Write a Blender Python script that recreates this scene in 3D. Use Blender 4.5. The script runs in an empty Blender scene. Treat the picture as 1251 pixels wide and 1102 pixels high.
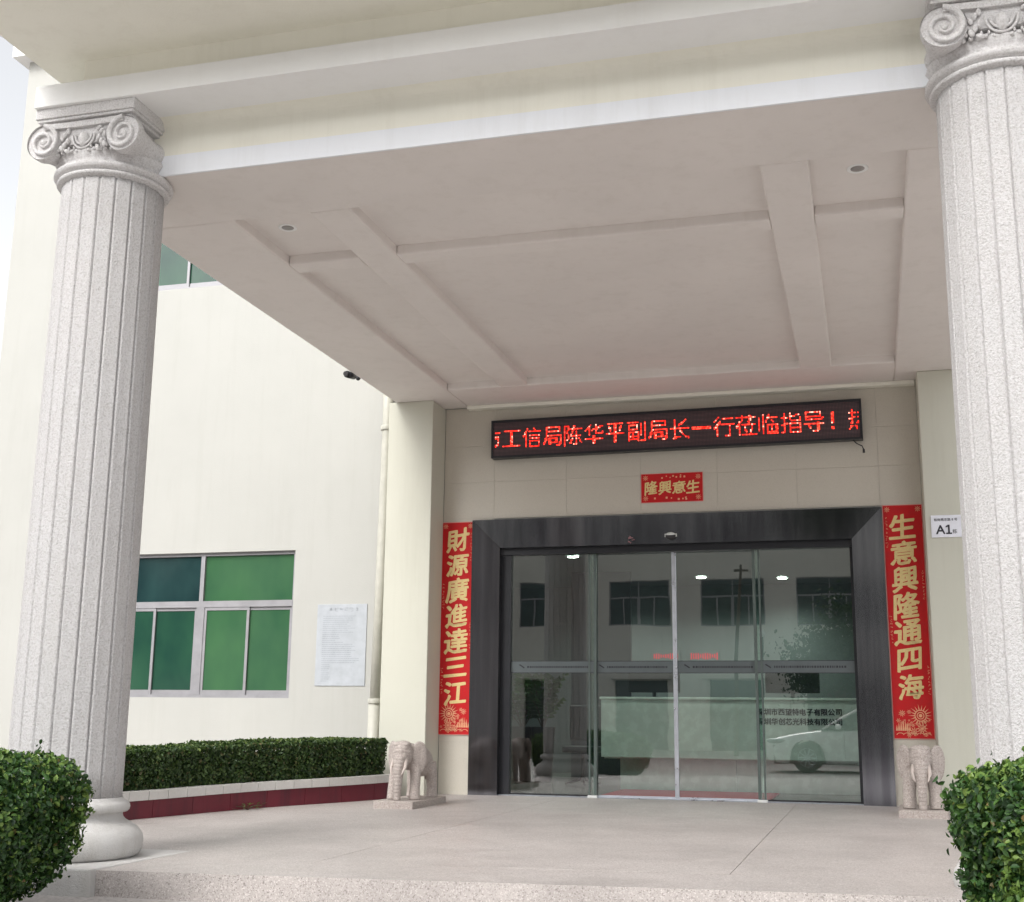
import bpy, bmesh, math, random
import numpy as np
from mathutils import Vector, Matrix, noise
random.seed(7)
PI = math.pi
SCALE = 0.78          # the plan below is drawn in units of 0.78 m; everything is scaled once at the end
sc = bpy.context.scene
COL = sc.collection

# ---------------------------------------------------------------- camera
cam_d = bpy.data.cameras.new('camera'); cam = bpy.data.objects.new('camera', cam_d); COL.objects.link(cam)
sc.camera = cam
cam_d.sensor_width = 36; cam_d.lens = 36*1539.44/1251; cam_d.clip_start = .05; cam_d.clip_end = 1500
p, y, r = 0.21226445, 0.27548294, 0.01133419
fwd = Vector((-math.sin(y)*math.cos(p), math.cos(y)*math.cos(p), math.sin(p)))
rt = Vector((math.cos(y), math.sin(y), 0)); up = rt.cross(fwd)
r2 = math.cos(r)*rt+math.sin(r)*up; u2 = -math.sin(r)*rt+math.cos(r)*up
M3 = Matrix((r2, u2, -fwd)).transposed()
cam.matrix_world = Matrix.Translation(Vector((5.749108, -18.234591, 1.038236))*SCALE) @ M3.to_4x4()

# ---------------------------------------------------------------- light
w = bpy.data.worlds.new('World'); sc.world = w; w.use_nodes = True
nt = w.node_tree; nt.nodes.clear()
wo = nt.nodes.new('ShaderNodeOutputWorld'); bg = nt.nodes.new('ShaderNodeBackground')
sky = nt.nodes.new('ShaderNodeTexSky'); sky.sky_type = 'NISHITA'; sky.sun_disc = False
SUN_EL, SUN_AZ = math.radians(40), math.radians(196)   # azimuth clockwise from +Y
sky.sun_elevation = SUN_EL; sky.sun_rotation = SUN_AZ; sky.air_density = 1.0; sky.dust_density = 3.5; sky.ozone_density = 1
hs = nt.nodes.new('ShaderNodeHueSaturation'); hs.inputs['Saturation'].default_value = .12
nt.links.new(sky.outputs[0], hs.inputs['Color']); nt.links.new(hs.outputs[0], bg.inputs[0])
bg.inputs[1].default_value = .15
nt.links.new(bg.outputs[0], wo.inputs[0])
sd = bpy.data.lights.new('sun', 'SUN'); sd.energy = .5; sd.angle = math.radians(22); sd.color = (1, .97, .92)
sun = bpy.data.objects.new('sun', sd); COL.objects.link(sun)
sdir = Vector((math.sin(SUN_AZ)*math.cos(SUN_EL), math.cos(SUN_AZ)*math.cos(SUN_EL), math.sin(SUN_EL)))
sun.rotation_euler = (-sdir).to_track_quat('-Z', 'Y').to_euler()
vs = sc.view_settings; vs.view_transform = 'Standard'; vs.look = 'None'; vs.gamma = 1; vs.use_curve_mapping = False
vs.exposure = 1.08
sc.cycles.max_bounces = 10; sc.cycles.transparent_max_bounces = 16; sc.cycles.diffuse_bounces = 5

# ---------------------------------------------------------------- materials
def nmat(name):
    m = bpy.data.materials.new(name); m.use_nodes = True
    return m, m.node_tree, m.node_tree.nodes['Principled BSDF']
def N(nt, t, **k):
    n = nt.nodes.new(t)
    for a, b in k.items(): setattr(n, a, b)
    return n
def coords(nt, scale=(1, 1, 1)):
    tc = N(nt, 'ShaderNodeTexCoord'); mp = N(nt, 'ShaderNodeMapping'); mp.inputs['Scale'].default_value = scale
    nt.links.new(tc.outputs['Object'], mp.inputs[0]); return mp.outputs[0]
def ramp(nt, src, stops, interp='LINEAR'):
    rp = N(nt, 'ShaderNodeValToRGB'); rp.color_ramp.interpolation = interp
    e = rp.color_ramp.elements
    while len(e) < len(stops): e.new(.5)
    for i, (pos, c) in enumerate(stops):
        e[i].position = pos; e[i].color = (c[0], c[1], c[2], 1) if not isinstance(c, (int, float)) else (c, c, c, 1)
    nt.links.new(src, rp.inputs[0]); return rp.outputs[0]
def noise_t(nt, vec, scale, detail=4, rough=.6):
    n = N(nt, 'ShaderNodeTexNoise'); n.inputs['Scale'].default_value = scale; n.inputs['Detail'].default_value = detail
    n.inputs['Roughness'].default_value = rough; nt.links.new(vec, n.inputs['Vector']); return n.outputs['Fac']
def mixc(nt, fac, a, b, mode='MIX'):
    m = N(nt, 'ShaderNodeMix', data_type='RGBA', blend_type=mode)
    for sock, v in ((m.inputs[0], fac), (m.inputs[6], a), (m.inputs[7], b)):
        if isinstance(v, (int, float)): sock.default_value = v
        elif isinstance(v, tuple): sock.default_value = (*v, 1)
        else: nt.links.new(v, sock)
    return m.outputs[2]
def bump(nt, bs, h, strength, dist):
    b = N(nt, 'ShaderNodeBump'); b.inputs['Strength'].default_value = strength; b.inputs['Distance'].default_value = dist
    nt.links.new(h, b.inputs['Height']); nt.links.new(b.outputs[0], bs.inputs['Normal'])

def plaster(name, c, var=.06, streak=.08, rough=.75, bscale=60, bd=.004, dirt=(.5, .46, .38)):
    m, nt, bs = nmat(name); v = coords(nt)
    n1 = noise_t(nt, v, .7, 5); n2 = noise_t(nt, coords(nt, (3.2, 3.2, .25)), 1.6, 5, .7)
    lo = tuple(x*(1-var) for x in c); hi = tuple(min(1, x*(1+var*.6)) for x in c)
    col = ramp(nt, n1, [(.3, lo), (.7, hi)])
    st = ramp(nt, n2, [(.5, 0.0), (.78, streak*2.2)])
    col = mixc(nt, st, col, tuple(a*b for a, b in zip(c, dirt)))
    nt.links.new(col, bs.inputs['Base Color']); bs.inputs['Roughness'].default_value = rough
    bump(nt, bs, noise_t(nt, v, bscale, 6, .7), .5, bd)
    return m
M_WALL = plaster('cream_paint', (.44, .438, .41), .04, .045)
M_WALLR = plaster('pilaster_paint', (.57, .565, .485), .03, .06)
M_CEIL = plaster('ceiling_paint', (.755, .71, .68), .045, .06)
M_BEAM = plaster('beam_paint', (.84, .825, .735), .04, .06)
M_TRIM = plaster('trim_white_paint', (.84, .84, .83), .03, .04)
M_STRIP = plaster('strip_white_paint', (.82, .84, .88), .03, .06)
M_OPP = plaster('opposite_wall_paint', (.72, .71, .64), .05, .08)

def speckle(name, c, dark, light, scale, rough=.55, amt=.5, bd=.0015, stain=.15):
    m, nt, bs = nmat(name); v = coords(nt)
    vo = N(nt, 'ShaderNodeTexVoronoi'); vo.inputs['Scale'].default_value = scale; nt.links.new(v, vo.inputs['Vector'])
    sp = N(nt, 'ShaderNodeSeparateColor'); nt.links.new(vo.outputs['Color'], sp.inputs[0])
    base = ramp(nt, sp.outputs[0], [(0, dark), (.22, c), (.72, c), (1, light)])
    col = mixc(nt, amt, c, base)
    n = noise_t(nt, v, .55, 6, .65); n2 = noise_t(nt, v, 3.1, 6, .7)
    st = ramp(nt, n, [(.42, 0.0), (.72, stain)]); col = mixc(nt, st, col, tuple(x*.45 for x in c))
    st2 = ramp(nt, n2, [(.5, 0.0), (.75, stain*.8)]); col = mixc(nt, st2, col, tuple(min(1, x*1.35) for x in c))
    nt.links.new(col, bs.inputs['Base Color'])
    rr = ramp(nt, n2, [(.3, rough*.8), (.8, min(1, rough*1.3))]); nt.links.new(rr, bs.inputs['Roughness'])
    bump(nt, bs, sp.outputs[1], .35, bd)
    return m
M_FLOOR = speckle('washed_terrazzo', (.43, .393, .374), (.16, .14, .13), (.66, .62, .60), 125, .5, .75, .002, .42)
M_ROAD = speckle('road_concrete', (.42, .39, .37), (.15, .14, .13), (.55, .52, .50), 45, .75, .6, .002, .25)
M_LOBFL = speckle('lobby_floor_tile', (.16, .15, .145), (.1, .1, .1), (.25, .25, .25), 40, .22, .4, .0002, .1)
M_ELE = speckle('pink_granite', (.43, .375, .345), (.22, .18, .16), (.66, .60, .56), 95, .8, .65, .006, .35)
M_STONE = speckle('wall_stone_panel', (.57, .535, .465), (.48, .44, .38), (.63, .59, .53), 110, .38, .4, .0003, .06)
M_CAP = speckle('curb_white_tile', (.62, .605, .58), (.5, .5, .48), (.7, .7, .68), 60, .5, .3, .0005, .3)
M_SOIL = speckle('soil', (.09, .065, .045), (.04, .03, .02), (.14, .1, .07), 50, .95, .6, .01, .2)
M_SPECK = speckle('joint_mortar', (.34, .31, .29), (.25, .23, .22), (.4, .38, .36), 60, .9, .5, .001, .1)

def col_stone(nm='rough_cast_stone', gain=1.0, bd=.014):
    m, nt, bs = nmat(nm); v = coords(nt)
    n1 = noise_t(nt, v, 1.1, 5); n2 = noise_t(nt, v, 62, 3, .75); n3 = noise_t(nt, coords(nt, (4, 4, .3)), 1.5, 5, .7)
    a = ramp(nt, n2, [(.36, (.44*gain, .425*gain, .42*gain)), (.5, (.56*gain, .55*gain, .55*gain)), (.66, (.62*gain, .61*gain, .615*gain))])
    s = ramp(nt, n3, [(.52, 0.0), (.8, .22)])
    col = mixc(nt, s, a, (.46, .45, .42))
    s2 = ramp(nt, n1, [(.4, 0.0), (.75, .14)]); col = mixc(nt, s2, col, (.56, .50, .47))
    nt.links.new(col, bs.inputs['Base Color']); bs.inputs['Roughness'].default_value = .9
    bump(nt, bs, n2, 1.0, bd)
    return m
M_COL = col_stone(); M_CAPST = col_stone('carved_cast_stone', 1.16, .008)
M_COLS = plaster('smooth_cast_stone', (.57, .56, .545), .08, .16, .8, 55, .02)

def simple(name, c, rough=.5, metal=0, spec=.5, emit=None, es=0, bs_noise=None):
    m, nt, bs = nmat(name); v = coords(nt)
    n = noise_t(nt, v, bs_noise or 6, 4)
    nt.links.new(ramp(nt, n, [(.3, tuple(x*.9 for x in c)), (.7, tuple(min(1, x*1.06) for x in c))]), bs.inputs['Base Color'])
    nt.links.new(ramp(nt, n, [(.3, max(0, rough-.05)), (.7, min(1, rough+.07))]), bs.inputs['Roughness'])
    bs.inputs['Metallic'].default_value = metal; bs.inputs['Specular IOR Level'].default_value = spec
    if emit: bs.inputs['Emission Color'].default_value = (*emit, 1); bs.inputs['Emission Strength'].default_value = es
    return m
def steel():
    m, nt, bs = nmat('brushed_dark_steel')
    n = noise_t(nt, coords(nt, (1, 1, .05)), 5, 3); n2 = noise_t(nt, coords(nt, (90, 90, 1.5)), 6, 2)
    nt.links.new(ramp(nt, n, [(.3, (.11, .11, .125)), (.75, (.22, .22, .24))]), bs.inputs['Base Color'])
    bs.inputs['Metallic'].default_value = .95
    nt.links.new(ramp(nt, n2, [(.3, .06), (.7, .14)]), bs.inputs['Roughness'])
    bump(nt, bs, n2, .08, .001)
    return m
M_STEEL = steel()
M_BLACK = simple('black_metal', (.012, .013, .018), .35)
M_ALU = simple('aluminium', (.58, .60, .66), .3, .75)
M_ALUW = simple('window_aluminium', (.30, .295, .31), .42, .3)
M_PIPE = simple('cream_plastic', (.50, .49, .43), .5)
M_RED = simple('red_paper', (.56, .003, .006), .7, bs_noise=14)
M_PINK = simple('pink_paper_edge', (.75, .35, .32), .6)
M_GOLD = simple('gold_foil_print', (.80, .62, .28), .55, .0, bs_noise=40)
M_GOLDL = simple('pale_gold_print', (.80, .42, .24), .6, .0, bs_noise=60)
M_REDPAINT = plaster('dark_red_glazed_curb', (.15, .012, .026), .35, .4, .4, 40, .001, (.25, .7, .7))
M_MAT = simple('red_door_mat', (.42, .015, .035), .95, bs_noise=80)
M_PAPER = simple('notice_paper', (.42, .445, .475), .5)
M_INK = simple('black_print', (.02, .02, .03), .5)
M_INKG = simple('grey_print', (.31, .335, .37), .5)
M_SIGN = simple('sign_white', (.80, .81, .88), .4)
M_WHITE = simple('white_lacquer', (.72, .75, .73), .25)
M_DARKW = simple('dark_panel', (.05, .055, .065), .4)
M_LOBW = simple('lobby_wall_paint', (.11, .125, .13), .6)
M_POT = simple('dark_pot', (.03, .028, .03), .35)
M_LAMP = simple('lamp_lens', (.8, .8, .8), .3, emit=(1, .97, .9), es=22)
M_LENS = simple('unlit_lamp_lens', (.28, .26, .25), .35)
M_REDGLOW = simple('added_red_glow', (.5, .01, .02), .4, emit=(1, .02, .06), es=.3)
M_CARP = simple('white_car_paint', (.78, .79, .80), .12, 0, .6)
M_TYRE = simple('tyre_rubber', (.02, .02, .02), .8)
M_BARK = simple('bark', (.10, .075, .055), .9, bs_noise=20)
M_LOUV = simple('white_louvre', (.75, .75, .73), .5)

def glass(name, tint, ior=1.55, gain=1.5, rough=0.0):
    m, nt, bs = nmat(name); out = nt.nodes['Material Output']; nt.nodes.remove(bs)
    tr = N(nt, 'ShaderNodeBsdfTransparent'); tr.inputs[0].default_value = (*tint, 1)
    gl = N(nt, 'ShaderNodeBsdfGlossy'); gl.inputs['Roughness'].default_value = rough
    nz = noise_t(nt, coords(nt), .9, 2)
    b = N(nt, 'ShaderNodeBump'); b.inputs['Strength'].default_value = .03; b.inputs['Distance'].default_value = .02
    nt.links.new(nz, b.inputs['Height']); nt.links.new(b.outputs[0], gl.inputs['Normal'])
    fr = N(nt, 'ShaderNodeFresnel'); fr.inputs[0].default_value = ior
    mu = N(nt, 'ShaderNodeMath', operation='MULTIPLY', use_clamp=True); mu.inputs[1].default_value = gain
    nt.links.new(fr.outputs[0], mu.inputs[0])
    mx = N(nt, 'ShaderNodeMixShader'); nt.links.new(mu.outputs[0], mx.inputs[0])
    nt.links.new(tr.outputs[0], mx.inputs[1]); nt.links.new(gl.outputs[0], mx.inputs[2])
    nt.links.new(mx.outputs[0], out.inputs[0]); return m
M_GLASS = glass('door_glass', (.66, .86, .78), 1.6, 3.9)
M_FROST = simple('frosted_grey_film', (.10, .12, .125), .5)

def green_glass(name, c1, c2):
    m, nt, bs = nmat(name)
    n = noise_t(nt, coords(nt, (1, 1, .6)), 1.3, 3)
    nt.links.new(ramp(nt, n, [(.3, c1), (.72, c2)]), bs.inputs['Base Color'])
    bs.inputs['Roughness'].default_value = .06; bs.inputs['Specular IOR Level'].default_value = .5
    bump(nt, bs, noise_t(nt, coords(nt), 1.2, 2), .1, .02)
    return m
M_GG = green_glass('green_tinted_glass', (.014, .05, .038), (.028, .09, .052))
M_GGL = green_glass('light_green_tinted_glass', (.032, .095, .05), (.05, .135, .06))
M_GD = green_glass('dark_tinted_glass', (.008, .022, .026), (.022, .055, .055))

def leafmat(name, stops, rough=.45):
    m, nt, bs = nmat(name)
    g = N(nt, 'ShaderNodeNewGeometry')
    nt.links.new(ramp(nt, g.outputs['Random Per Island'], stops), bs.inputs['Base Color'])
    bs.inputs['Roughness'].default_value = rough; bs.inputs['Specular IOR Level'].default_value = .45
    out = nt.nodes['Material Output']; tl = N(nt, 'ShaderNodeBsdfTranslucent'); tl.inputs[0].default_value = (.05, .11, .02, 1)
    ad = N(nt, 'ShaderNodeMixShader'); ad.inputs[0].default_value = .22
    nt.links.new(bs.outputs[0], ad.inputs[1]); nt.links.new(tl.outputs[0], ad.inputs[2]); nt.links.new(ad.outputs[0], out.inputs[0])
    return m
M_LEAF = leafmat('box_leaf', [(0, (.010, .032, .010)), (.45, (.028, .078, .018)), (.85, (.06, .14, .03)), (.97, (.14, .21, .04)), (1, (.20, .13, .05))])
M_LEAFY = leafmat('young_box_leaf', [(0, (.07, .15, .03)), (1, (.20, .30, .06))])
M_LEAFYD = leafmat('hedge_young_leaf', [(0, (.06, .11, .025)), (1, (.16, .21, .05))])
M_LEAFD = leafmat('hedge_leaf', [(0, (.016, .04, .012)), (.55, (.046, .088, .024)), (.92, (.09, .145, .038)), (1, (.14, .11, .05))])
M_LEAFT = leafmat('tree_leaf', [(0, (.012, .035, .012)), (1, (.04, .09, .025))])
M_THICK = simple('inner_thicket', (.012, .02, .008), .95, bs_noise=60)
M_TWIG = simple('twig', (.06, .04, .025), .9)

def led_dot():
    m, nt, bs = nmat('led_dot_lit')
    g = N(nt, 'ShaderNodeNewGeometry')
    nt.links.new(ramp(nt, g.outputs['Random Per Island'], [(0, (.8, .012, .004)), (.6, (1, .02, .01)), (.86, (1, .06, .03)), (1, (1, .38, .28))]), bs.inputs['Emission Color'])
    nt.links.new(ramp(nt, g.outputs['Random Per Island'], [(0, .28), (.7, .9), (1, 1.0)]), bs.inputs['Emission Strength'])
    mu = N(nt, 'ShaderNodeMath', operation='MULTIPLY'); mu.inputs[1].default_value = 2.0
    l = bs.inputs['Emission Strength'].links[0].from_socket; nt.links.new(l, mu.inputs[0]); nt.links.new(mu.outputs[0], bs.inputs['Emission Strength'])
    bs.inputs['Base Color'].default_value = (.3, .0, .0, 1); return m
M_LED = led_dot()
def led_panel():
    m, nt, bs = nmat('led_matrix_unlit')
    vo = N(nt, 'ShaderNodeTexVoronoi'); vo.inputs['Scale'].default_value = 1/.0201; vo.inputs['Randomness'].default_value = 0
    nt.links.new(coords(nt, (1, .001, 1)), vo.inputs['Vector'])
    wv = N(nt, 'ShaderNodeTexWave', wave_type='BANDS', bands_direction='Z'); wv.inputs['Scale'].default_value = 4.2
    wv.inputs['Distortion'].default_value = 1.6; wv.inputs['Detail'].default_value = 0; wv.inputs['Detail Scale'].default_value = .5
    nt.links.new(coords(nt, (.35, 1, 1)), wv.inputs['Vector'])
    d = ramp(nt, vo.outputs['Distance'], [(.25, (.15, .075, .085)), (.4, (.035, .027, .032))])
    nt.links.new(mixc(nt, ramp(nt, wv.outputs[0], [(.2, .35), (.9, .0)]), d, (.022, .017, .02)), bs.inputs['Base Color'])
    bs.inputs['Roughness'].default_value = .5; return m
M_LEDP = led_panel()

# ---------------------------------------------------------------- mesh helpers
class MB:
    def __init__(s): s.v = []; s.f = []; s.sm = []
    def add(s, vs, fs, smooth=False):
        o = len(s.v); s.v += [tuple(v) for v in vs]; s.f += [tuple(i+o for i in f) for f in fs]; s.sm += [smooth]*len(fs); return s
    def box(s, x0, x1, y0, y1, z0, z1, bev=0):
        if bev:
            bm = bmesh.new(); bmesh.ops.create_cube(bm, size=1)
            for v in bm.verts: v.co = Vector((x0+(x1-x0)*(v.co.x+.5), y0+(y1-y0)*(v.co.y+.5), z0+(z1-z0)*(v.co.z+.5)))
            bmesh.ops.bevel(bm, geom=bm.edges[:], offset=bev, segments=2, affect='EDGES', profile=.5)
            bm.verts.index_update(); s.add([v.co[:] for v in bm.verts], [[v.index for v in f.verts] for f in bm.faces]); bm.free(); return s
        return s.add([(x0,y0,z0),(x1,y0,z0),(x1,y1,z0),(x0,y1,z0),(x0,y0,z1),(x1,y0,z1),(x1,y1,z1),(x0,y1,z1)],
              [(0,3,2,1),(4,5,6,7),(0,1,5,4),(1,2,6,5),(2,3,7,6),(3,0,4,7)])
    def prism(s, pts, y0, y1):            # outline in XZ, extruded along Y
        n = len(pts)
        return s.add([(a, y0, b) for a, b in pts]+[(a, y1, b) for a, b in pts],
              [tuple(range(n)), tuple(range(2*n-1, n-1, -1))]+[(i, i+n, (i+1) % n+n, (i+1) % n) for i in range(n)])
    def lathe(s, prof, n=48, c=(0, 0), smooth=True, rfun=None):
        vs = []
        for (r, z) in prof:
            for k in range(n):
                a = 2*PI*k/n; rr = r if rfun is None else rfun(r, z, a)
                vs.append((c[0]+rr*math.cos(a), c[1]+rr*math.sin(a), z))
        fs = [(j*n+k, j*n+(k+1) % n, (j+1)*n+(k+1) % n, (j+1)*n+k) for j in range(len(prof)-1) for k in range(n)]
        s.add(vs, fs, smooth)
        o = len(s.v)-len(vs)
        s.f += [tuple(o+k for k in range(n-1, -1, -1)), tuple(o+(len(prof)-1)*n+k for k in range(n))]; s.sm += [False, False]
        return s
    def tube(s, pts, rad, n=8, cap=True):
        pts = [Vector(p) for p in pts]; rads = rad if isinstance(rad, (list, tuple)) else [rad]*len(pts)
        vs = []; prev = None
        for i, pnt in enumerate(pts):
            t = (pts[min(i+1, len(pts)-1)]-pts[max(i-1, 0)]).normalized()
            a = prev or (Vector((0, 0, 1)) if abs(t.z) < .9 else Vector((1, 0, 0)))
            u = (a-t*a.dot(t)).normalized(); v = t.cross(u); prev = u
            for k in range(n):
                g = 2*PI*k/n; vs.append(pnt+(u*math.cos(g)+v*math.sin(g))*rads[i])
        fs = [(j*n+k, j*n+(k+1) % n, (j+1)*n+(k+1) % n, (j+1)*n+k) for j in range(len(pts)-1) for k in range(n)]
        s.add(vs, fs, True)
        if cap:
            o = len(s.v)-len(vs); m = (len(pts)-1)*n
            s.f += [tuple(o+k for k in range(n-1, -1, -1)), tuple(o+m+k for k in range(n))]; s.sm += [False, False]
        return s
    def ellipsoid(s, c, rr, n=16, m=10, R=None):
        vs = []; fs = []
        for j in range(m+1):
            th = PI*j/m
            for k in range(n):
                a = 2*PI*k/n; q = Vector((rr[0]*math.sin(th)*math.cos(a), rr[1]*math.sin(th)*math.sin(a), rr[2]*math.cos(th)))
                if R is not None: q = R @ q
                vs.append(q+Vector(c))
        for j in range(m):
            for k in range(n): fs.append((j*n+k, (j+1)*n+k, (j+1)*n+(k+1) % n, j*n+(k+1) % n))
        return s.add(vs, fs, True)
    def mesh(s, name):
        me = bpy.data.meshes.new(name); me.from_pydata([tuple(v) for v in s.v], [], s.f)
        me.polygons.foreach_set('use_smooth', s.sm); me.update(); return me
    def build(s, name, mat, parent=None, fix=False):
        me = s.mesh(name)
        if fix:
            bm = bmesh.new(); bm.from_mesh(me); bmesh.ops.recalc_face_normals(bm, faces=bm.faces[:]); bm.to_mesh(me); bm.free()
        return link(name, me, mat, parent)
def link(name, me, mat=None, parent=None):
    if mat is not None and not me.materials: me.materials.append(mat)
    o = bpy.data.objects.new(name, me); COL.objects.link(o)
    if parent: o.parent = parent
    return o
def tag(o, label=None, cat=None, group=None, kind=None):
    if label: o['label'] = label
    if cat: o['category'] = cat
    if group: o['group'] = group
    if kind: o['kind'] = kind
    return o
def thing(name, label, cat, loc=(0, 0, 0), rz=0, group=None):
    o = bpy.data.objects.new(name, None); COL.objects.link(o); o.location = loc; o.rotation_euler = (0, 0, rz)
    return tag(o, label, cat, group)
def copy_tree(o, parent=None):
    c = o.copy(); COL.objects.link(c); c.parent = parent
    for ch in list(o.children): copy_tree(ch, c)
    return c
def box(name, mat, parent, *b, bev=0): return MB().box(*b, bev=bev).build(name, mat, parent)

# ---------------------------------------------------------------- text (built-in font, turned into flat geometry)
def text2d(body, bold=0.0, res=3):
    cu = bpy.data.curves.new('t', 'FONT'); cu.body = body; cu.size = 1; cu.offset = bold; cu.resolution_u = res
    cu.fill_mode = 'FRONT'
    o = bpy.data.objects.new('t', cu); me = o.to_mesh()
    v = np.array([q.co[:2] for q in me.vertices], float).reshape(-1, 2)
    t = []
    for f in me.polygons:
        f = list(f.vertices)
        for i in range(1, len(f)-1): t.append((f[0], f[i], f[i+1]))
    o.to_mesh_clear(); bpy.data.objects.remove(o); bpy.data.curves.remove(cu)
    return v, t
_gc = {}
def glyph(ch, bold=0.0):
    k = (ch, bold)
    if k not in _gc:
        v, t = text2d(ch, bold)
        if len(v) == 0: v = np.zeros((3, 2)); t = []
        lo, hi = v.min(0), v.max(0); _gc[k] = (v, t, lo, hi)
    return _gc[k]
def put_text(mb, body, x, z, size, yy, adv=None, bold=0.0, vertical=False, brush=0):
    """flat lettering on a plane of constant y facing -Y; centre of each em box at given position"""
    adv = adv or size
    for i, ch in enumerate(body):
        if ch == ' ': continue
        v, t, lo, hi = glyph(ch, 0.0)
        cxy = (lo+hi)/2 if not (ch in '一！!·') else np.array(((lo[0]+hi[0])/2, (hi[1]+lo[1])/2))
        q = (v-cxy)*size
        if brush:
            rnd = random.Random(ord(ch)*13+i)
            a = rnd.uniform(-.05, .02)+.03
            sx, sz = rnd.uniform(.95, 1.08), rnd.uniform(.92, 1.05)
            q = q*np.array((sx, sz)); q = np.stack([q[:, 0]+.04*q[:, 1], q[:, 1]+q[:, 0]*(a+.10)], 1)
            q += .012*size*np.sin(q[:, ::-1]*22/size+i)
        cx, cz = (x, z-i*adv) if vertical else (x+i*adv, z)
        copies = [(0, 0)] if not bold else [(0, 0)]+[(bold*size*math.cos(g_*PI/3), bold*size*math.sin(g_*PI/3)) for g_ in range(6)]
        for k_, (ox, oz) in enumerate(copies):
            mb.add([(cx+a+ox, yy-k_*.00003, cz+b+oz) for a, b in q], [tuple(f) for f in t])
    return mb
def raster(ch, n=16, bold=0.0):
    v, t, lo, hi = glyph(ch, bold)
    g = np.zeros((n, n), bool)
    s = n/1.0
    ctr = (lo+hi)/2
    xs = (np.arange(n)+.5)/n-.5; zs = .5-(np.arange(n)+.5)/n
    X, Z = np.meshgrid(xs*1.0+ctr[0], zs*1.0+ctr[1])
    for a, b, c in t:
        A, B, C = v[a], v[b], v[c]
        d = (B[1]-C[1])*(A[0]-C[0])+(C[0]-B[0])*(A[1]-C[1])
        if abs(d) < 1e-12: continue
        l1 = ((B[1]-C[1])*(X-C[0])+(C[0]-B[0])*(Z-C[1]))/d; l2 = ((C[1]-A[1])*(X-C[0])+(A[0]-C[0])*(Z-C[1]))/d
        g |= (l1 >= -.01) & (l2 >= -.01) & (l1+l2 <= 1.01)
    return g

# ================================================================ SETTING: ground and floors
def fz(x, yv):                                  # gentle drainage fall of the entrance platform
    t = min(max(-yv/9.5, 0), 1.15); return -.085*t*min(max(1-x/6.2, 0), 1.25)
gr = MB().add([(-300, -300, -.27), (300, -300, -.27), (300, 300, -.27), (-300, 300, -.27)], [(0, 1, 2, 3)]).build('ground', M_ROAD)
tag(gr, 'pale speckled concrete ground spreading in front of the step', kind='structure')
FRONT = lambda x: -9.5
pf = bpy.data.objects.new('entrance_platform', None); COL.objects.link(pf)
tag(pf, 'speckled terrazzo platform with one low step in front of the doors', kind='structure')
xs = [-3.6, -1.8, 1.45, 4.7, 8.2]; ys = [-.0, -3.1, -8.6, -9.5]
def slab(x0, x1, y0, y1, zt=0):
    b = MB(); g = .003; x0 += g; x1 -= g; nx = 16 if x1-x0 > 6 else 4; ny = 4
    vs = []
    for j in range(ny+1):
        for i in range(nx+1):
            xx = x0+(x1-x0)*i/nx; yy = (y0-g)+((y1+g)-(y0-g))*j/ny; vs.append((xx, yy, fz(xx, yy)+zt))
    fs = [(j*(nx+1)+i, (j+1)*(nx+1)+i, (j+1)*(nx+1)+i+1, j*(nx+1)+i+1) for j in range(ny) for i in range(nx)]
    # skirt
    n = len(vs); border = [i for i in range(nx+1)]+[(j)*(nx+1)+nx for j in range(1, ny+1)]+[ny*(nx+1)+i for i in range(nx-1, -1, -1)]+[j*(nx+1) for j in range(ny-1, 0, -1)]
    vs += [(vs[i][0], vs[i][1], -.30) for i in border]; m = len(border)
    fs += [(border[i], border[(i+1) % m], n+(i+1) % m, n+i) for i in range(m)]
    return b.add(vs, fs)
for i in range(4):
    for j in range(2):
        slab(xs[i], xs[i+1], ys[j], ys[j+1]).build('floor_slab', M_FLOOR, pf)
slab(-3.6, 8.2, -8.6, -9.5).build('floor_slab', M_FLOOR, pf)
MB().add([(-3.6, 0, fz(-3.6, 0)-.02), (8.2, 0, -.02), (8.2, -9.48, -.02), (6.2, -9.48, -.02), (-3.6, -9.48, fz(-3.6, -9.48)-.02)],
         [(0, 4, 3, 2, 1)]).build('joint_bed', M_SPECK, pf)

# ================================================================ BUILDING
bd = thing('office_building', 'cream painted office building with green tinted windows behind the portico', 'building')
WX0, WX1, WY0, WY1 = -8.85, 15.0, 0.0, .3
W1 = (-6.28, -2.96, 1.37, 3.68); W2 = (-7.77, -4.45, 8.25, 10.6)
m = MB()
m.box(WX0, -7.77, WY0, WY1, -.3, 13)
m.box(-7.77, -6.28, WY0, WY1, -.3, 8.25); m.box(-6.28, -4.45, WY0, WY1, -.3, 1.37); m.box(-6.28, -4.45, WY0, WY1, 3.68, 8.25)
m.box(-7.77, -4.45, WY0, WY1, 10.6, 13)
m.box(-4.45, -2.96, WY0, WY1, -.3, 1.37); m.box(-4.45, -2.96, WY0, WY1, 3.68, 13)
m.box(-2.96, -.5, WY0, WY1, -.3, 13)
m.box(-.5, 6.56, WY0+.02, WY1, 5.84, 13)
m.box(6.56, WX1, WY0, WY1, -.3, 13)
m.box(-.5, .2, WY0+.02, WY1, -.3, 5.84); m.box(5.8, 6.56, WY0+.02, WY1, -.3, 5.84); m.box(.2, 5.8, WY0+.02, WY1, 3.85, 5.84)
m.box(WX0, WX0+.3, WY1, 12, -.3, 13); m.box(WX1-.3, WX1, WY1, 12, -.3, 13); m.box(WX0, WX1, 12, 12.3, -.3, 13)
m.build('wall', M_WALL, bd)
box('roof', M_TRIM, bd, WX0-.2, WX1+.2, -.25, 12.5, 13.0, 13.3)
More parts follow.
